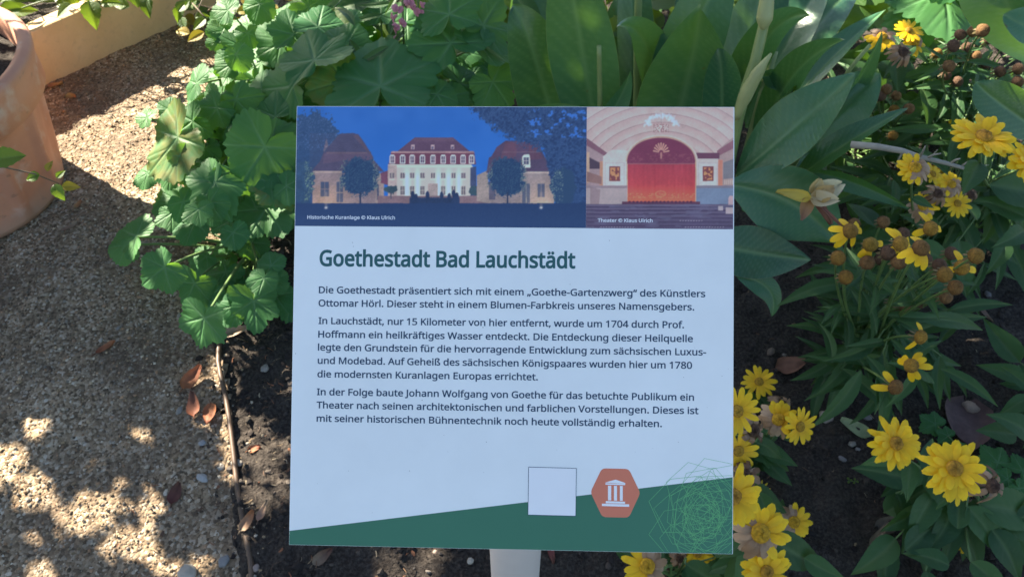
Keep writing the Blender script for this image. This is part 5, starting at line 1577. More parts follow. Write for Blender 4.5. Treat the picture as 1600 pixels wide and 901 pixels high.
flower_plant('false_sunflower', 'false sunflower peeking out under the bottom edge of the board', (1050, 915), [
 (1011, 884, 76, 'half', (-.1, .1)), (1090, 862, 62, 'fresh', (0, .1)), (1062, 872, 40, 'dead', (0, .1))],
 G1, [(1070, 880, .15, 1120, 900, .1), (1030, 890, .12, 990, 925, .06)], D=.074, fill=5, fbox=(990, 860, 1130, 920), fz=(.04, .14))
flower_plant('false_sunflower', 'false sunflower standing apart on bare soil, two big fresh heads and dried ones', (1470, 770), [
 (1400, 692, 78, 'fresh', (-.05, .05)), (1491, 731, 88, 'fresh', (0, .05)), (1548, 758, 66, 'dead', (.3, -.1)), (1500, 778, 56, 'dead', (0, -.3)), (1519, 838, 54, 'single', (0, -.1)), (1425, 722, 50, 'dead', (.2, -.3)), (1500, 757, 60, 'single', (.1, -.4))],
 G1, [(1430, 750, .14, 1352, 748, .06), (1460, 770, .14, 1405, 800, .05), (1490, 790, .12, 1430, 850, .05), (1530, 790, .14, 1600, 815, .06), (1510, 790, .14, 1530, 850, .06), (1440, 800, .1, 1400, 850, .04), (1480, 800, .1, 1470, 880, .04), (1440, 730, .16, 1450, 790, .08), (1545, 790, .12, 1590, 850, .05), (1400, 770, .1, 1420, 830, .05), (1450, 820, .1, 1430, 890, .03), (1500, 820, .08, 1530, 895, .03)], D=.074, fill=26, fbox=(1380, 735, 1590, 905), fz=(.02, .13), fl=(.06, .10))
flower_plant('false_sunflower', 'tall false sunflower with the largest bright head, near the dry fallen twig', (1560, 300), [
 (1537, 213, 86, 'fresh', (.05, .38)), (1498, 206, 48, 'half', (-.2, .4)), (1616, 255, 74, 'fresh', (.1, .3)), (1572, 190, 46, 'dead', (.3, .3)), (1590, 178, 50, 'dead', (.2, .2))],
 G1, [(1545, 290, .3, 1600, 330, .2), (1560, 300, .26, 1530, 370, .16), (1580, 310, .24, 1590, 370, .16)], D=.084, fill=20, fbox=(1480, 200, 1620, 380), fz=(.06, .32), fl=(.07, .12))
flower_plant('false_sunflower', 'false sunflower with a cluster of ragged orange-yellow heads above the brown-domed heleniums', (1460, 380), [
 (1430, 262, 54, 'half', (-.1, .4)), (1457, 272, 40, 'single', (.2, .3)), (1486, 288, 42, 'half', (.1, .4)), (1496, 318, 42, 'single', (.1, 0)), (1442, 322, 44, 'half', (-.3, .3)), (1515, 305, 40, 'dead', (.3, 0)), (1465, 303, 44, 'dead', (0, 0)), (1470, 266, 36, 'half', (.2, .2))],
 G1, (), D=.060, fill=22, fbox=(1340, 230, 1540, 400), fz=(.05, .3), fl=(.06, .10))
flower_plant('false_sunflower', 'shaded false sunflower with three golden heads beside the pale hollyhock leaves', (1410, 120), [
 (1378, 58, 44, 'half', (-.2, 0)), (1420, 48, 40, 'single', (.1, .2)), (1430, 66, 40, 'half', (.2, -.1)), (1410, 82, 46, 'dead', (0, 0)), (1440, 40, 30, 'single', (.2, .2))],
 G1, (), D=.062, fill=22, fbox=(1360, 40, 1480, 180), fz=(.05, .3), fl=(.08, .13))

G2 = 'helenium plants in the bed'
flower_plant('helenium_plant', 'helenium with brown domes, drooping yellow petals and slender leaves on bare soil', (1352, 560), [
 (1328, 361, 22, 'petal'), (1309, 403, 22, 'bare'), (1321, 433, 21, 'bare'), (1355, 410, 21, 'brown'), (1360, 382, 21, 'few'), (1334, 350, 18, 'brown'), (1406, 381, 22, 'petal'), (1404, 409, 22, 'brown'), (1387, 395, 22, 'brown'),
 (1438, 388, 24, 'petal', (0, .25)), (1453, 357, 21, 'few'), (1411, 365, 18, 'brown'), (1486, 396, 19, 'brown'), (1524, 400, 22, 'bare'), (1502, 418, 21, 'few'), (1475, 429, 22, 'bare'), (1492, 449, 21, 'bare'), (1477, 464, 19, 'brown'), (1467, 415, 20, 'brown'), (1447, 405, 17, 'brown'), (1380, 347, 18, 'brown'),
 (1396, 472, 17, 'bare', (.6, .2)), (1412, 479, 18, 'brown', (.5, 0)), (1437, 472, 18, 'brown', (.5, 0)), (1437, 526, 20, 'few', (.4, -.3)), (1424, 571, 20, 'petal', (-.8, .2)), (1398, 604, 22, 'few', (.3, -.3)), (1375, 405, 17, 'brown')],
 G2, [(1330, 530, .12, 1232, 512, .10), (1340, 510, .18, 1280, 455, .20), (1330, 520, .14, 1270, 490, .14), (1330, 540, .1, 1250, 562, .04), (1335, 555, .08, 1252, 565, .04), (1340, 560, .1, 1290, 640, .03), (1350, 565, .1, 1350, 615, .05), (1330, 560, .08, 1270, 600, .02), (1370, 560, .12, 1390, 640, .03),
      (1430, 540, .14, 1475, 570, .08), (1430, 520, .16, 1520, 503, .14), (1420, 500, .2, 1490, 480, .2), (1360, 500, .25, 1340, 440, .3), (1400, 470, .28, 1420, 430, .34), (1340, 490, .2, 1290, 510, .14), (1420, 545, .12, 1470, 590, .04), (1360, 540, .15, 1300, 535, .1), (1440, 500, .22, 1500, 520, .14), (1345, 575, .08, 1320, 625, .02), (1370, 500, .25, 1310, 470, .24)],
 D=.0225, leafset=LANCE, fill=70, fbox=(1285, 420, 1480, 600), fz=(.03, .26), fl=(.07, .13))
flower_plant('helenium_plant', 'withered helenium thicket with rust brown domes in dappled sun', (1500, 170), [
 (1464, 84, 14, 'bare'), (1482, 104, 17, 'brown'), (1489, 72, 17, 'brown'), (1478, 118, 14, 'brown'), (1562, 112, 15, 'brown'), (1500, 55, 15, 'brown'), (1520, 50, 15, 'brown'), (1535, 48, 17, 'brown'), (1545, 62, 14, 'brown'), (1510, 75, 14, 'brown'), (1525, 88, 14, 'brown'), (1590, 108, 15, 'brown'), (1590, 128, 15, 'brown'), (1540, 100, 13, 'brown'), (1505, 95, 13, 'brown'), (1530, 70, 12, 'brown'), (1554, 48, 14, 'brown'), (1496, 128, 14, 'brown'), (1534, 118, 12, 'brown')],
 G2, (), D=.0235, leafset=LANCE, fill=50, fbox=(1440, 40, 1600, 220), fz=(.05, .34), fl=(.08, .14))
flower_plant('helenium_plant', 'small withered helenium with dark domes beside the long canna leaf tips', (1400, 230), [
 (1385, 140, 15, 'brown'), (1400, 150, 14, 'brown'), (1376, 150, 15, 'brown'), (1397, 172, 14, 'bare'), (1395, 212, 14, 'bare'), (1420, 170, 15, 'brown'), (1412, 185, 13, 'brown'), (1363, 165, 13, 'brown'), (1390, 135, 11, 'brown')],
 G2, (), D=.0225, leafset=LANCE, fill=40, fbox=(1350, 130, 1500, 300), fz=(.05, .3), fl=(.08, .14))

# broad dark leaves at the frame edge
flower_plant('broadleaf_plant', 'leafy dark green plant beneath the tall bright daisy', (1580, 340), [], 'leafy plants without flowers', [
 (1590, 280, .2, 1540, 300, .2), (1600, 300, .18, 1545, 350, .12), (1610, 330, .16, 1560, 340, .18), (1570, 290, .2, 1520, 345, .12), (1600, 330, .15, 1580, 390, .1), (1540, 320, .15, 1500, 350, .1)], fill=16, fbox=(1500, 260, 1640, 390), fz=(.03, .2), fl=(.08, .12), cat='plant')
flower_plant('broadleaf_plant', 'leafy dark green plant rooted in bare soil near the purple-brown leaf', (1625, 620), [], 'leafy plants without flowers', [
 (1600, 590, .1, 1542, 566, .12), (1605, 600, .1, 1560, 600, .08), (1610, 620, .1, 1556, 645, .05), (1600, 640, .08, 1565, 680, .03), (1620, 640, .1, 1590, 690, .04), (1615, 610, .12, 1575, 570, .14), (1620, 600, .1, 1600, 545, .1)], fill=8, fbox=(1580, 560, 1660, 690), fz=(.03, .12), fl=(.07, .11), cat='plant')
flower_plant('broadleaf_plant', 'slender leaved plant filling the gap between the withered heleniums and the tall daisy', (1530, 200), [], 'leafy plants without flowers', (), leafset=LANCE, fill=70, fbox=(1430, 90, 1620, 330), fz=(.02, .30), fl=(.08, .15), cat='plant')
flower_plant('broadleaf_plant', 'slender leaved plant under the ragged daisies next to the lowest canna leaf', (1400, 360), [], 'leafy plants without flowers', (), leafset=LANCE, fill=50, fbox=(1310, 290, 1560, 420), fz=(.01, .16), fl=(.07, .13), cat='plant')
# leafy undergrowth behind the flowers
flower_plant('broadleaf_plant', 'low leafy plant in the gap behind the canna and ragged daisies', (1330, 230), [], 'leafy plants without flowers', (), leafset=LANCE, fill=60, fbox=(1270, 100, 1470, 330), fz=(.01, .14), fl=(.09, .15), cat='plant')
# ------------------------------------------------------------------ planter vines, creeper, snapdragon
def leafy(name, label, cat, root, leafset, n, boxes, zr, lr, group=None, stemmat=None, flat=.35):
    pl = empty(name, root, label, cat, group)
    runs = []
    last = Vector(root)
    for i in range(n):
        bx = rng.choice(boxes)
        x = rng.uniform(bx[0], bx[2]); y = rng.uniform(bx[1], bx[3]); z = rng.uniform(*zr)
        P = gnd(x, y, z)
        a = rng.uniform(0, 6.28)
        td = Vector((math.cos(a), math.sin(a), rng.uniform(-.9, .2)))
        L = rng.uniform(*lr)
        obj('leaf', rng.choice(leafset), pl, frame(P, td, Vector((rng.uniform(-.4, .4), -.45, 1)), L))
        if i % 3 == 0:
            runs.append((curve_pts(last if rng.random() < .6 else root, P, (0, 0, .05), 8), .0022, .0012))
        if rng.random() < .5: last = P
    stem_obj(pl, runs, stemmat)
    return pl
wroot = A2 + backw * .25 + dirw * 1.1; wroot.z = HW - .05
leafy('trailing_vine', 'green toothed vine spilling over the ochre planter wall', 'vine', wroot, VINEL, 95, [(-60, -110, 260, -25), (-40, -60, 40, 25), (-60, -90, 230, -5), (60, -40, 160, 8), (120, -50, 270, 12)], (HW - .01, HW + .07), (.05, .09), 'vines on the planter')
wroot2 = A2 + backw * .2 + dirw * 1.7; wroot2.z = HW - .05
leafy('trailing_vine', 'yellowing creeper hanging over the end of the planter wall', 'vine', wroot2, YELL + VINEL, 60, [(240, -70, 350, 10), (270, 10, 370, 55), (330, -50, 480, 40)], (.04, .15), (.035, .06), 'vines on the planter', M_BROWNSTEM)
# potted creeper
proot = POT + Vector((.05, -.05, PH - .05))
pc = empty('potted_creeper', proot, 'thin creeper runner with small leaves hanging over the terracotta pot', 'plant')
P0 = [POT + Vector((.16, -.16, PH - .03)), POT + Vector((.2, -.255, PH - .02)), atd(10, 262, 1.62), atd(55, 272, 1.66), atd(92, 287, 1.72)]
Q = []
for i in range(len(P0) - 1):
    for k in range(6): Q.append(P0[i].lerp(P0[i + 1], k / 6))
Q.append(P0[-1])
stem_obj(pc, [(Q, .0018, .0012), ([proot, POT + Vector((.16, -.16, PH - .03))], .002, .0018)], M_BROWNSTEM)
for px, py, d, L, a, ls in ((-12, 250, 1.62, .055, 20, VINEL), (62, 272, 1.66, .028, 200, VINEL), (74, 268, 1.66, .022, 80, YELL), (84, 288, 1.70, .035, 300, VINEL), (96, 292, 1.72, .032, 10, YELL), (88, 278, 1.7, .02, 60, VINEL)):
    obj('leaf', rng.choice(ls), pc, frame(atd(px, py, d), Vector((math.cos(R_(a)), math.sin(R_(a)), -.2)), Vector((0, -.6, .8)), L))
for i in range(14):
    a = rng.uniform(0, 6.28); r = rng.uniform(.03, .20)
    if math.cos(a) > .2 and math.sin(a) > -.3: continue
    obj('leaf', rng.choice(VINEL), pc, frame(POT + Vector((r * math.cos(a), r * math.sin(a), PH + rng.uniform(-.03, .05))), Vector((math.cos(a), math.sin(a), .2)), Vector((0, -.2, 1)), rng.uniform(.05, .09)))

# snapdragon: spike of pink two-lipped flowers
sroot = aty(622, 130, 1.56); sroot.z = 0
sd = empty('snapdragon', sroot, 'pink snapdragon spike among the hollyhock leaves', 'flower')
M_PINK = col_mat('pink_petal', .5, .3, 80, .15)
runs = []
for (px, py, Y, top) in ((628, 20, sroot.y - .02, -30), (652, 12, sroot.y, -30)):
    base = aty(px + 4, 110, Y); tip = aty(px, top, Y)
    runs.append(([base, (base + tip) * .5, tip], .003, .002))
    runs.append(([sroot, base], .0035, .003))
for (px, py, s) in ((622, 14, 20), (614, 28, 20), (630, 36, 18), (620, 42, 16), (646, 12, 18), (656, 20, 20), (660, 8, 16), (640, 4, 18), (621, 60, 12), (618, 48, 14)):
    c = aty(px, py, sroot.y - .03)
    S = .58 * s * (c - CAM).length / F_PX
    V = []; Fc = []; col = []
    r = random.Random(int(px))
    for k, (ang, el, L, W) in enumerate(((0, .9, .8, .8), (.7, .7, .7, .6), (-.7, .7, .7, .6), (3.14, -.2, .75, .7), (2.4, -.1, .65, .55), (3.9, -.1, .65, .55))):
        petal(V, Fc, col, ang + r.uniform(-.2, .2), el, L, W, .05, (.48, .17, .24), (.60, .28, .34), .3, r, notch=False)
    tube(V, Fc, [Vector((-.1, 0, -.7)), Vector((0, 0, -.3)), Vector((0, 0, .1))], .18, .26, 8)
    col += [(.66, .28, .34)] * (len(V) - len(col))
    obj('flower_head', mesh('snapdragon_flower', V, Fc, M_PINK, col=col), sd, frame(c, Vector((rng.uniform(-.4, .4), .3, 1)), Vector((rng.uniform(-.8, .8), -.9, .1)), S))
for i in range(40):
    P = gnd(rng.uniform(540, 680), rng.uniform(-40, 90), rng.uniform(.08, .42))
    a = rng.uniform(0, 6.28)
    obj('leaf', rng.choice(LANCE), sd, frame(P, Vector((math.cos(a), math.sin(a), .4)), Vector((0, -.4, 1)), rng.uniform(.05, .09)))
stem_obj(sd, runs)

# background bushes beyond the hollyhocks
for i, (lab, x0, x1, n) in enumerate((('loose light green bush behind the pink snapdragon', 470, 800, 90), ('light green bush behind the tall canna stalks', 800, 1130, 80), ('light green bush behind the slanting canna leaves', 1130, 1420, 80))):
    rt = gnd((x0 + x1) / 2, -60); rt.z = 0
    leafy('leafy_bush', lab, 'bush', rt, VINEL + OVATE[:2], n, [(x0, -160, x1, 10), (x0, -80, x1, 70)], (.03, .38), (.09, .15), 'bushes behind the flower bed')

# dry twig lying over the plants
V = []; Fc = []
pts = [aty(*p) for p in ((1330, 226, 1.02), (1370, 229, 1.0), (1410, 236, .98), (1440, 246, .96), (1475, 254, .95), (1510, 264, .94), (1540, 270, .93))]
tube(V, Fc, pts, .0062, .0022, 8)
for a, b, r in (((1438, 245, .96), (1446, 228, .95), .002), ((1446, 248, .96), (1470, 240, .94), .0022), ((1484, 256, .95), (1500, 248, .94), .0024), ((1410, 237, .98), (1398, 262, .99), .002), ((1452, 250, .96), (1465, 234, .95), .0012), ((1500, 262, .945), (1516, 252, .94), .0018), ((1515, 264, .94), (1545, 258, .93), .0009), ((1518, 265, .94), (1548, 276, .93), .0008), ((1520, 265, .94), (1540, 262, .92), .0009)):
    tube(V, Fc, [aty(*a), (aty(*a) + aty(*b)) * .5 + Vector((0, 0, .003)), aty(*b)], r, r * .5, 5)
tag(obj('dry_twig', mesh('dry_twig', V, Fc, plain_mat('grey_wood', (.26, .25, .21), .85, 70, .4, .001))), 'dry grey forked twig lying across the foliage under the tall daisy', 'twig')

# ------------------------------------------------------------------ litter on the ground
def surf(px, py):
    p = gnd(px, py, 0)
    e = float(edge_x(p.y))
    z = float(path_z(np.array([p.x]), np.array([p.y]))[0]) if p.x < e else float(soil_z(np.array([p.x]), np.array([p.y]))[0])
    return gnd(px, py, z), z
def dead_leaf(label, px, py, L, W, ang, c0, c1, seed, name='fallen_leaf', group='fallen leaves on the ground', bend=.15, lift=.004, crumple=.10, mat=None):
    r = random.Random(seed)
    if px < 450: L *= .82; W *= .8
    P, z = surf(px, py)
    V = []; Fc = []; col = []
    dirv = Vector((math.cos(R_(ang)), math.sin(R_(ang)), .05))
    M = frame(P - dirv * L * .5 + Vector((0, 0, lift)), dirv, Vector((r.uniform(-.2, .2), r.uniform(-.3, .1), 1)))
    petal_sheet(V, Fc, col, M, L, W, c0, c1, bend, crumple, r)
    tube(V, Fc, [M @ Vector((0, 0, 0)), M @ Vector((.003, -L * .2, .002))], .001, .0007, 5)
    col += [tuple(x * .7 for x in c0)] * (len(V) - len(col))
    return tag(obj(name, mesh(name, V, Fc, mat or M_DEADLEAF, col=col)), label, 'fallen leaf', group)
RB = (.20, .065, .03); OB = (.30, .12, .05); DB = (.10, .045, .03); GB = (.20, .15, .10)
dead_leaf('rusty brown fallen leaf alone on the shaded gravel', 168, 546, .055, .022, 30, RB, OB, 1)
dead_leaf('curled rust orange leaf leaning against the top of the edging pipe', 302, 596, .065, .04, 60, OB, RB, 2, bend=.4, lift=.01)
dead_leaf('dark rust leaf curled beside the edging pipe under a brighter one', 306, 636, .06, .035, 100, RB, DB, 3, bend=.3, lift=.008)
dead_leaf('bright rust leaf touching the edging pipe, tip pointing at the camera', 330, 650, .06, .034, 280, OB, RB, 4, bend=.35, lift=.01)
dead_leaf('dark maroon fallen leaf on the dappled gravel', 276, 772, .05, .03, 80, (.10, .03, .025), DB, 5)
dead_leaf('small orange brown leaf lying on soil beyond the pipe', 398, 702, .03, .02, 20, OB, RB, 6)
dead_leaf('shrivelled tan leaf on the soil by the end of the pipe', 392, 818, .05, .025, 50, GB, OB, 7, bend=.4, lift=.01)
dead_leaf('pinkish tan shrivelled leaf near the board edge', 412, 800, .045, .02, 70, (.34, .20, .14), GB, 8, bend=.3)
dead_leaf('flat dusty brown leaf under the lowest hollyhock', 370, 520, .09, .03, 10, GB, (.24, .17, .12), 9)
dead_leaf('reddish brown leaf on dark soil next to the helenium', 1233, 573, .062, .04, 10, (.22, .10, .06), (.24, .12, .08), 10)
dead_leaf('pale green fallen leaf with a twisted tip on bare soil', 1334, 671, .062, .030, 150, (.22, .27, .13), (.30, .34, .18), 11, crumple=.05)
dead_leaf('large wrinkled purple-brown leaf on bare soil', 1508, 668, .125, .095, 250, (.11, .065, .062), (.14, .085, .08), 12, crumple=.12, lift=.008)
dead_leaf('small tan leaf on the gravel next to the pot foot', 124, 322, .03, .02, 60, (.34, .22, .10), OB, 13)
dead_leaf('brown stalk-like leaf on the gravel right below the pot', 112, 358, .055, .014, 20, (.24, .15, .10), GB, 14)
dead_leaf('dusty brown leaf under the flowers of the lone daisy plant', 1390, 820, .07, .03, 15, (.10, .08, .07), GB, 15, bend=.2)
dead_leaf('narrow dry leaf crossing under the lone daisy plant', 1372, 835, .06, .012, 40, GB, GB, 16)
dead_leaf('dark red leaf lying at the frame edge below the lone daisy plant', 1590, 846, .05, .03, 340, (.13, .05, .045), DB, 17)
dead_leaf('dried red leaf tip on soil beside the grey post', 862, 868, .035, .012, 280, (.2, .05, .05), DB, 18)
dead_leaf('crisp brown leaf hugging the shadow of the planter wall', 88, 135, .05, .03, 20, OB, (.36, .22, .08), 19)
dead_leaf('yellow brown leaf in the shade of the planter wall', 112, 152, .04, .028, 340, (.36, .24, .08), OB, 20)
dead_leaf('slim dried leaf fragment on soil past the helenium', 1540, 495, .045, .012, 280, (.26, .16, .12), GB, 21)
dead_leaf('small rust leaf crumb on soil below the board corner', 505, 870, .04, .02, 40, GB, DB, 22)

def pebble(label, px, py, dpx, col, seed, group='pebbles lying about'):
    r = random.Random(seed)
    P, z = surf(px, py)
    R = dpx * .42 * (P - CAM).length / F_PX
    import bmesh
    bm = bmesh.new()
    bmesh.ops.create_icosphere(bm, subdivisions=3, radius=1)
    from mathutils import noise as mnoise
    off = Vector((r.uniform(0, 50), r.uniform(0, 50), r.uniform(0, 50)))
    sx, sy, sz = r.uniform(.9, 1.25), r.uniform(.75, 1.0), r.uniform(.5, .75)
    for v in bm.verts:
        k = 1 + .28 * mnoise.noise(v.co * 1.3 + off) + .07 * mnoise.noise(v.co * 4 + off)
        v.co = Vector((v.co.x * sx, v.co.y * sy, v.co.z * sz)) * k
    me = bpy.data.meshes.new('pebble'); bm.to_mesh(me); bm.free()
    me.polygons.foreach_set('use_smooth', np.ones(len(me.polygons), bool))
    me.materials.append(plain_mat('pebble_stone', col, .8, 1.7, .3, .001))
    a = r.uniform(0, 6.28)
    return tag(obj('pebble', me, None, Matrix.Translation(P + Vector((0, 0, R * .25))) @ Matrix.Rotation(a, 4, 'Z') @ Matrix.Scale(R, 4)), label, 'pebble', group)
GY = (.22, .20, .17); PKS = (.36, .26, .20); WH = (.36, .32, .26)
pebble('grey egg-shaped pebble under the lowest hollyhock', 414, 576, 16, GY, 1)
pebble('whitish pebble on soil just below the helenium leaves', 1290, 652, 24, (.38, .31, .25), 2)
pebble('dull grey pebble near the whitish one below the helenium', 1354, 652, 14, (.16, .15, .14), 3)
pebble('pale pink pebble touching the purple-brown leaf', 1516, 638, 28, PKS, 4)
pebble('small light pebble on soil between helenium and lone daisy', 1331, 694, 11, GY, 5)
pebble('tiny pebble under the small light one on bare soil', 1340, 702, 9, (.2, .19, .18), 6)
pebble('rounded light pebble touching the middle of the pipe', 345, 729, 14, WH, 7)
pebble('grey pebble just beyond the middle of the pipe', 371, 724, 17, GY, 8)
pebble('bluish white pebble a little apart on the gravel side of the pipe', 317, 747, 19, (.30, .30, .29), 9)
pebble('large pale broken stone at the lower end of the pipe', 293, 897, 30, WH, 10)
pebble('grey stone close to the large pale broken one', 350, 877, 20, (.21, .20, .19), 11)
pebble('light chip of stone on the shaded gravel', 158, 532, 9, WH, 12)
pebble('little grey stone near the rusty leaf on shaded gravel', 185, 513, 8, GY, 13)
pebble('warm grey pebble amid the rust leaves by the pipe', 281, 642, 13, GY, 14)
pebble('flat grey pebble below the warm grey one by the pipe', 316, 692, 12, (.25, .25, .25), 15)
pebble('small light pebble in the black soil under the board', 512, 864, 9, WH, 16)
pebble('white chip of stone on black soil nearer to the post', 735, 876, 12, WH, 17)
pebble('tiny pink pebble on black soil between white chip and board corner', 680, 862, 9, PKS, 18)
pebble('brownish pebble low in the sunlit flecks beyond the pipe', 400, 888, 14, (.26, .20, .17), 19)
pebble('grey pebble on soil under the small dark daisies', 1316, 717, 11, (.18, .17, .17), 20)
pebble('dark rounded stone on soil past the helenium', 1543, 460, 11, (.14, .13, .13), 21)
pebble('light brown clod in the soil between canna and helenium', 1204, 550, 15, (.12, .09, .07), 22)

# small clover weeds
def clover(label, px, py, s, n, seed):
    r = random.Random(seed)
    P, z = surf(px, py)
    w = empty('clover_weed', P, label, 'weed', 'small weeds on the soil')
    runs = []
    for i in range(n):
        a = r.uniform(0, 6.28); d = r.uniform(.2, 1) * s
        c = P + Vector((math.cos(a) * d, math.sin(a) * d, r.uniform(.008, .02)))
        for k in range(3):
            b = a + k * 2.09
            obj('leaf', ROUND3[(i + k) % 2], w, frame(c, Vector((math.cos(b), math.sin(b), .1)), Vector((r.uniform(-.2, .2), -.3, 1)), s * .55))
        runs.append(([P, c], .0006, .0005))
    stem_obj(w, runs)
ROUND3 = [blade_leaf(s, .42, droop=.05, fold=.2, wpos=.6, mat=M_VINE, name='clover_leaf') for s in (41, 42)]
clover('small three-lobed weed on bare soil below the white pale leaf', 1386, 862, .013, 5, 1)
clover('single tiny weed on soil beside the lone daisy plant', 1324, 752, .012, 2, 2)
clover('weed sprig under the lone daisy at the frame bottom', 1455, 880, .012, 4, 3)
# lobed weed leaf on the purple leaf
wd = empty('lobed_weed', gnd(1490, 700), 'lobed bright green weed leaf lying over the purple-brown leaf', 'weed', 'small weeds on the soil')
for px, py, r_, a in ((1462, 662, 22, 140), (1482, 680, 16, 150), (1500, 700, 14, 320)):
    c = gnd(px, py, .03); obj('leaf', HOLLY[7], wd, frame(c, Vector((math.cos(R_(a)), math.sin(R_(a)), 0)), Vector((0, -.3, 1)), r_ * (c - CAM).length / F_PX))
stem_obj(wd, [([gnd(1520, 715, 0), gnd(1490, 690, .03), gnd(1462, 662, .028)], .0016, .001)])
wd = empty('lobed_weed', gnd(1590, 745), 'ragged bright green weed next to the dried daisy head', 'weed', 'small weeds on the soil')
for px, py, r_, a in ((1560, 722, 28, 120), (1575, 748, 20, 200), (1598, 735, 22, 40), (1592, 762, 20, 300), (1548, 735, 18, 190)):
    c = gnd(px, py, .05); obj('leaf', HOLLY[7], wd, frame(c, Vector((math.cos(R_(a)), math.sin(R_(a)), 0)), Vector((0, -.3, 1)), r_ * (c - CAM).length / F_PX))
stem_obj(wd, [([gnd(1590, 770, 0), gnd(1575, 745, .04)], .0016, .001)])

# ------------------------------------------------------------------ unseen shrub and tree, crowns shaped to lay shade and sun patches
GX0, GY0, GS = -700, -700, 4
gw, gh = 3000 // GS, 2200 // GS
PXg, PYg = np.meshgrid(GX0 + (np.arange(gw) + .5) * GS, GY0 + (np.arange(gh) + .5) * GS)
lit = np.zeros((gh, gw), bool)       # where sun is to reach the path, so crown leaves are left out
def lp(pts): 
    global lit
    lit |= poly_mask(PXg, PYg, pts)
def le(x, y, a, b):
    global lit
    lit |= ((PXg - x) / a) ** 2 + ((PYg - y) / b) ** 2 < 1
lp([(-200, 200), (60, 60), (230, 20), (340, -40), (480, -40), (420, 40), (350, 190), (320, 335), (280, 326), (200, 303), (108, 282), (60, 270), (-200, 260)])
lp([(-60, 505), (0, 522), (40, 556), (88, 606), (62, 622), (84, 652), (55, 688), (36, 660), (30, 634), (0, 622), (-60, 640)])
lp([(-60, 690), (0, 694), (46, 700), (58, 720), (34, 722), (78, 740), (96, 764), (88, 786), (40, 796), (18, 780), (40, 760), (0, 770), (-60, 800)])
lp([(78, 796), (108, 788), (146, 804), (138, 850), (128, 868), (108, 842), (118, 820), (96, 812), (74, 850), (66, 840)])
for e in ((190, 632, 9, 11), (176, 660, 10, 7), (220, 683, 17, 12), (145, 700, 20, 15), (156, 680, 13, 9), (127, 730, 12, 15), (200, 735, 15, 11), (180, 756, 11, 15), (140, 776, 19, 10), (182, 786, 23, 11), (222, 792, 26, 15), (252, 772, 12, 9), (260, 795, 12, 9), (204, 842, 30, 20), (226, 862, 24, 14), (258, 886, 22, 14), (272, 720, 12, 11), (308, 722, 9, 8), (316, 776, 10, 14), (167, 808, 14, 14), (168, 860, 10, 8), (158, 884, 18, 12), (66, 894, 28, 18), (38, 830, 16, 10), (230, 640, 8, 8), (206, 612, 7, 9), (180, 828, 10, 8), (235, 820, 14, 10), (35, 836, 8, 8),
          (372, 655, 22, 12), (350, 600, 16, 10), (400, 722, 16, 18), (432, 748, 16, 20), (420, 800, 8, 18), (402, 850, 20, 14), (350, 846, 14, 8), (310, 872, 12, 22), (424, 664, 12, 16), (308, 600, 16, 16), (270, 612, 14, 10), (320, 660, 14, 12), (390, 690, 10, 8), (330, 885, 14, 10), (440, 850, 16, 8), (288, 625, 10, 8), (345, 555, 10, 8), (480, 858, 20, 8), (370, 812, 10, 8), (392, 780, 8, 8)):
    le(*e)
nzm = fbm(PXg / 16., PYg / 16., 3, 77)
small = (PYg > 560) & (PXg < 500)
lit &= ~(small & (nzm < .37))
fr = np.zeros((gh, gw), bool)        # dapples higher up, on foliage
n1 = fbm(PXg / 34., PYg / 34., 3, 55)
def fringe(x0, y0, x1, y1, thr):
    global fr
    fr |= (PXg > x0) & (PXg < x1) & (PYg > y0) & (PYg < y1) & (n1 > thr)
fringe(-500, -600, 340, 70, .30)
fringe(330, -600, 800, 44, .40); fringe(400, 44, 700, 80, .56); fringe(340, 40, 480, 80, .68)
fringe(200, 80, 340, 420, .57); fringe(150, 330, 330, 560, .60)
fringe(800, -600, 1400, -10, .6); fringe(1230, 10, 1400, 130, .66)
fringe(1390, -600, 1620, 60, .46); fringe(1440, 60, 1620, 170, .52); fringe(1340, 170, 1620, 330, .64)
fringe(1540, -100, 1700, 110, .2)
f2 = np.zeros((gh, gw), bool)
f2 |= (PXg > 1535) & (PXg < 1720) & (PYg > -160) & (PYg < 125) & (n1 > .25)
f2 |= (PXg > 1270) & (PXg < 1400) & (PYg > -300) & (PYg < 60) & (n1 > .68)
f2 |= (PXg > 1490) & (PXg < 1640) & (PYg > 150) & (PYg < 280) & (n1 > .42)
def look(m, px, py):
    ix = np.clip(((px - GX0) / GS).astype(int), 0, gw - 1); iy = np.clip(((py - GY0) / GS).astype(int), 0, gh - 1)
    return m[iy, ix]
def tpx(P):
    D = P - np.array(CAM); z = D @ np.array(FW); z = np.where(z < .05, .05, z)
    return 800 + F_PX * (D @ np.array(RT)) / z, 450.5 - F_PX * (D @ np.array(UP)) / z
sv = np.array(SUN)
a1 = np.cross(sv, (0, 0, 1)); a1 /= np.linalg.norm(a1); a2 = np.cross(sv, a1)
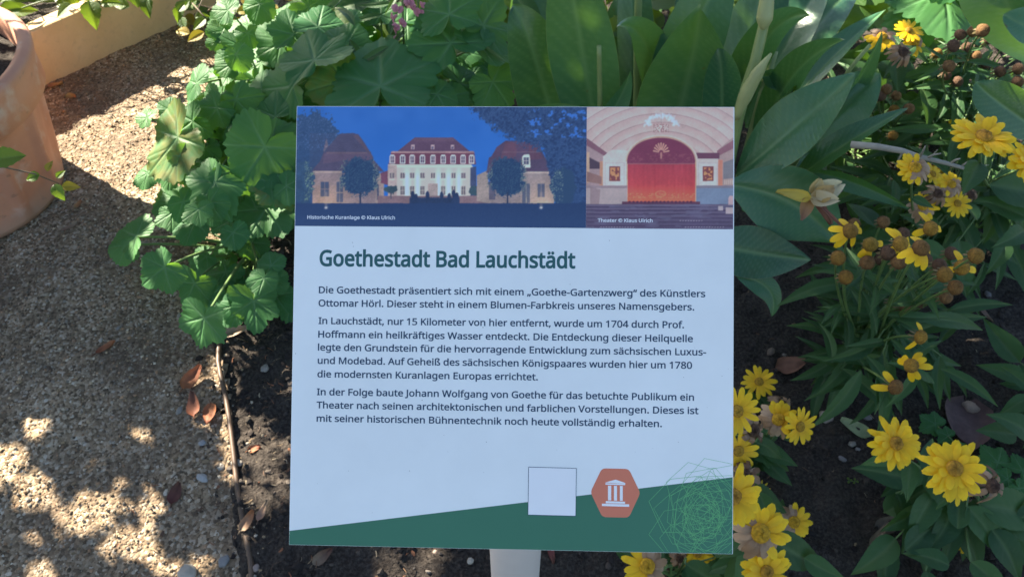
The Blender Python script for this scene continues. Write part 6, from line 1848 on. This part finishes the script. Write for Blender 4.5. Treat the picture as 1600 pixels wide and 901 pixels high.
def crown(n, xr, yr, lr, sr, pred):  # drops leaves whose shadow would land on a wanted sun patch
    T = np.stack([nr.uniform(*xr, n), nr.uniform(*yr, n), np.zeros(n)], -1)
    px, py = tpx(T)
    T = T[pred(px, py)]; n = len(T)
    L = nr.uniform(*lr, n); S = nr.uniform(*sr, n)
    Cn = T + sv * L[:, None]
    bad = np.zeros(n, bool)
    Ssm = S.copy()
    for att in range(3):
        bad[:] = False
        for dx, dy in ((0, 0), (1, 0), (-1, 0), (0, 1), (0, -1)):
            Q = Cn + (a1 * dx + a2 * dy) * (S * .42)[:, None]
            for zz, m in ((0.0, lit), (.35, fr), (.2, fr), (.55, f2)):
                G = Q - sv * ((Q[:, 2] - zz) / sv[2])[:, None]
                p, q = tpx(G); bad |= look(m, p, q)
        S = np.where(bad, S * .5, S)
    Cn = Cn[~bad]; S = S[~bad]
    n = len(Cn)
    th = nr.uniform(0, 6.28, n)
    u = a1[None] * np.cos(th)[:, None] + a2[None] * np.sin(th)[:, None] + sv[None] * nr.uniform(-.5, .5, n)[:, None]
    w = np.cross(np.broadcast_to(sv, u.shape), u); w /= np.linalg.norm(w, axis=1)[:, None]
    V = np.stack([Cn - u * (S * .55)[:, None], Cn + w * (S * .34)[:, None], Cn + u * (S * .55)[:, None], Cn - w * (S * .34)[:, None]], 1)
    return V
def quads_mesh(name, V, mat):
    n = len(V); me = bpy.data.meshes.new(name)
    me.vertices.add(4 * n); me.vertices.foreach_set('co', V.reshape(-1))
    me.loops.add(4 * n); me.loops.foreach_set('vertex_index', np.arange(4 * n, dtype=np.int32))
    me.polygons.add(n); me.polygons.foreach_set('loop_start', np.arange(0, 4 * n, 4, dtype=np.int32))
    me.update(calc_edges=True); me.materials.append(mat)
    return me
M_SHADE = plain_mat('shade_tree_leaf', (.05, .10, .03), .6)
Vs = crown(52000, (-2.1, -.25), (.1, 2.3), (1.35, 1.95), (.018, .055), lambda px, py: px < 520)
Vb = []
def board_crown(n):  # extra unseen leaves added to keep sun off the sign board
    T = np.stack([np.array(sp(nr.uniform(-.21, .21), nr.uniform(-.21, .21), 0)) for _ in range(n)])
    L = nr.uniform(3.0, 4.2, n); S = nr.uniform(.05, .10, n)
    Cn = T + sv * L[:, None]
    th = nr.uniform(0, 6.28, n)
    u = a1[None] * np.cos(th)[:, None] + a2[None] * np.sin(th)[:, None] + sv[None] * nr.uniform(-.5, .5, n)[:, None]
    w = np.cross(np.broadcast_to(sv, u.shape), u); w /= np.linalg.norm(w, axis=1)[:, None]
    return np.stack([Cn - u * (S * .55)[:, None], Cn + w * (S * .34)[:, None], Cn + u * (S * .55)[:, None], Cn - w * (S * .34)[:, None]], 1)
Vt = crown(16000, (-1.7, 2.0), (-.2, 3.3), (3.4, 4.6), (.05, .11), lambda px, py: px >= 480)
Vt = np.concatenate([Vt, board_crown(900)])
tr = empty('shade_shrub', (-2.3, 1.9, 0), 'unseen leafy shrub beyond the pot, crown shaped to shade the path', 'shrub')
obj('crown', quads_mesh('crown', Vs, M_SHADE), tr)
runs = [([Vector((-2.3, 1.9, -.02)), Vector((-2.25, 1.95, .4)), Vector(Vs[i * 997 % len(Vs)][0])], .014, .003) for i in range(14)]
stem_obj(tr, runs, M_BROWNSTEM, 'trunk')
tr = empty('shade_tree', (-3.2, 5.2, 0), 'unseen leafy tree behind the bed, crown shaped to shade flowers and board', 'tree')
obj('crown', quads_mesh('crown', Vt, M_SHADE), tr)
runs = [([Vector((-3.2, 5.2, -.05)), Vector((-3.1, 5.0, .8)), Vector((-2.9, 4.8, 1.5))], .09, .06)]
for i in range(16):
    runs.append(([Vector((-2.9, 4.8, 1.4)), Vector((-2.4, 4.2, 1.9)), Vector(Vt[i * 577 % len(Vt)][0])], .03, .006))
stem_obj(tr, runs, M_BROWNSTEM, 'trunk')
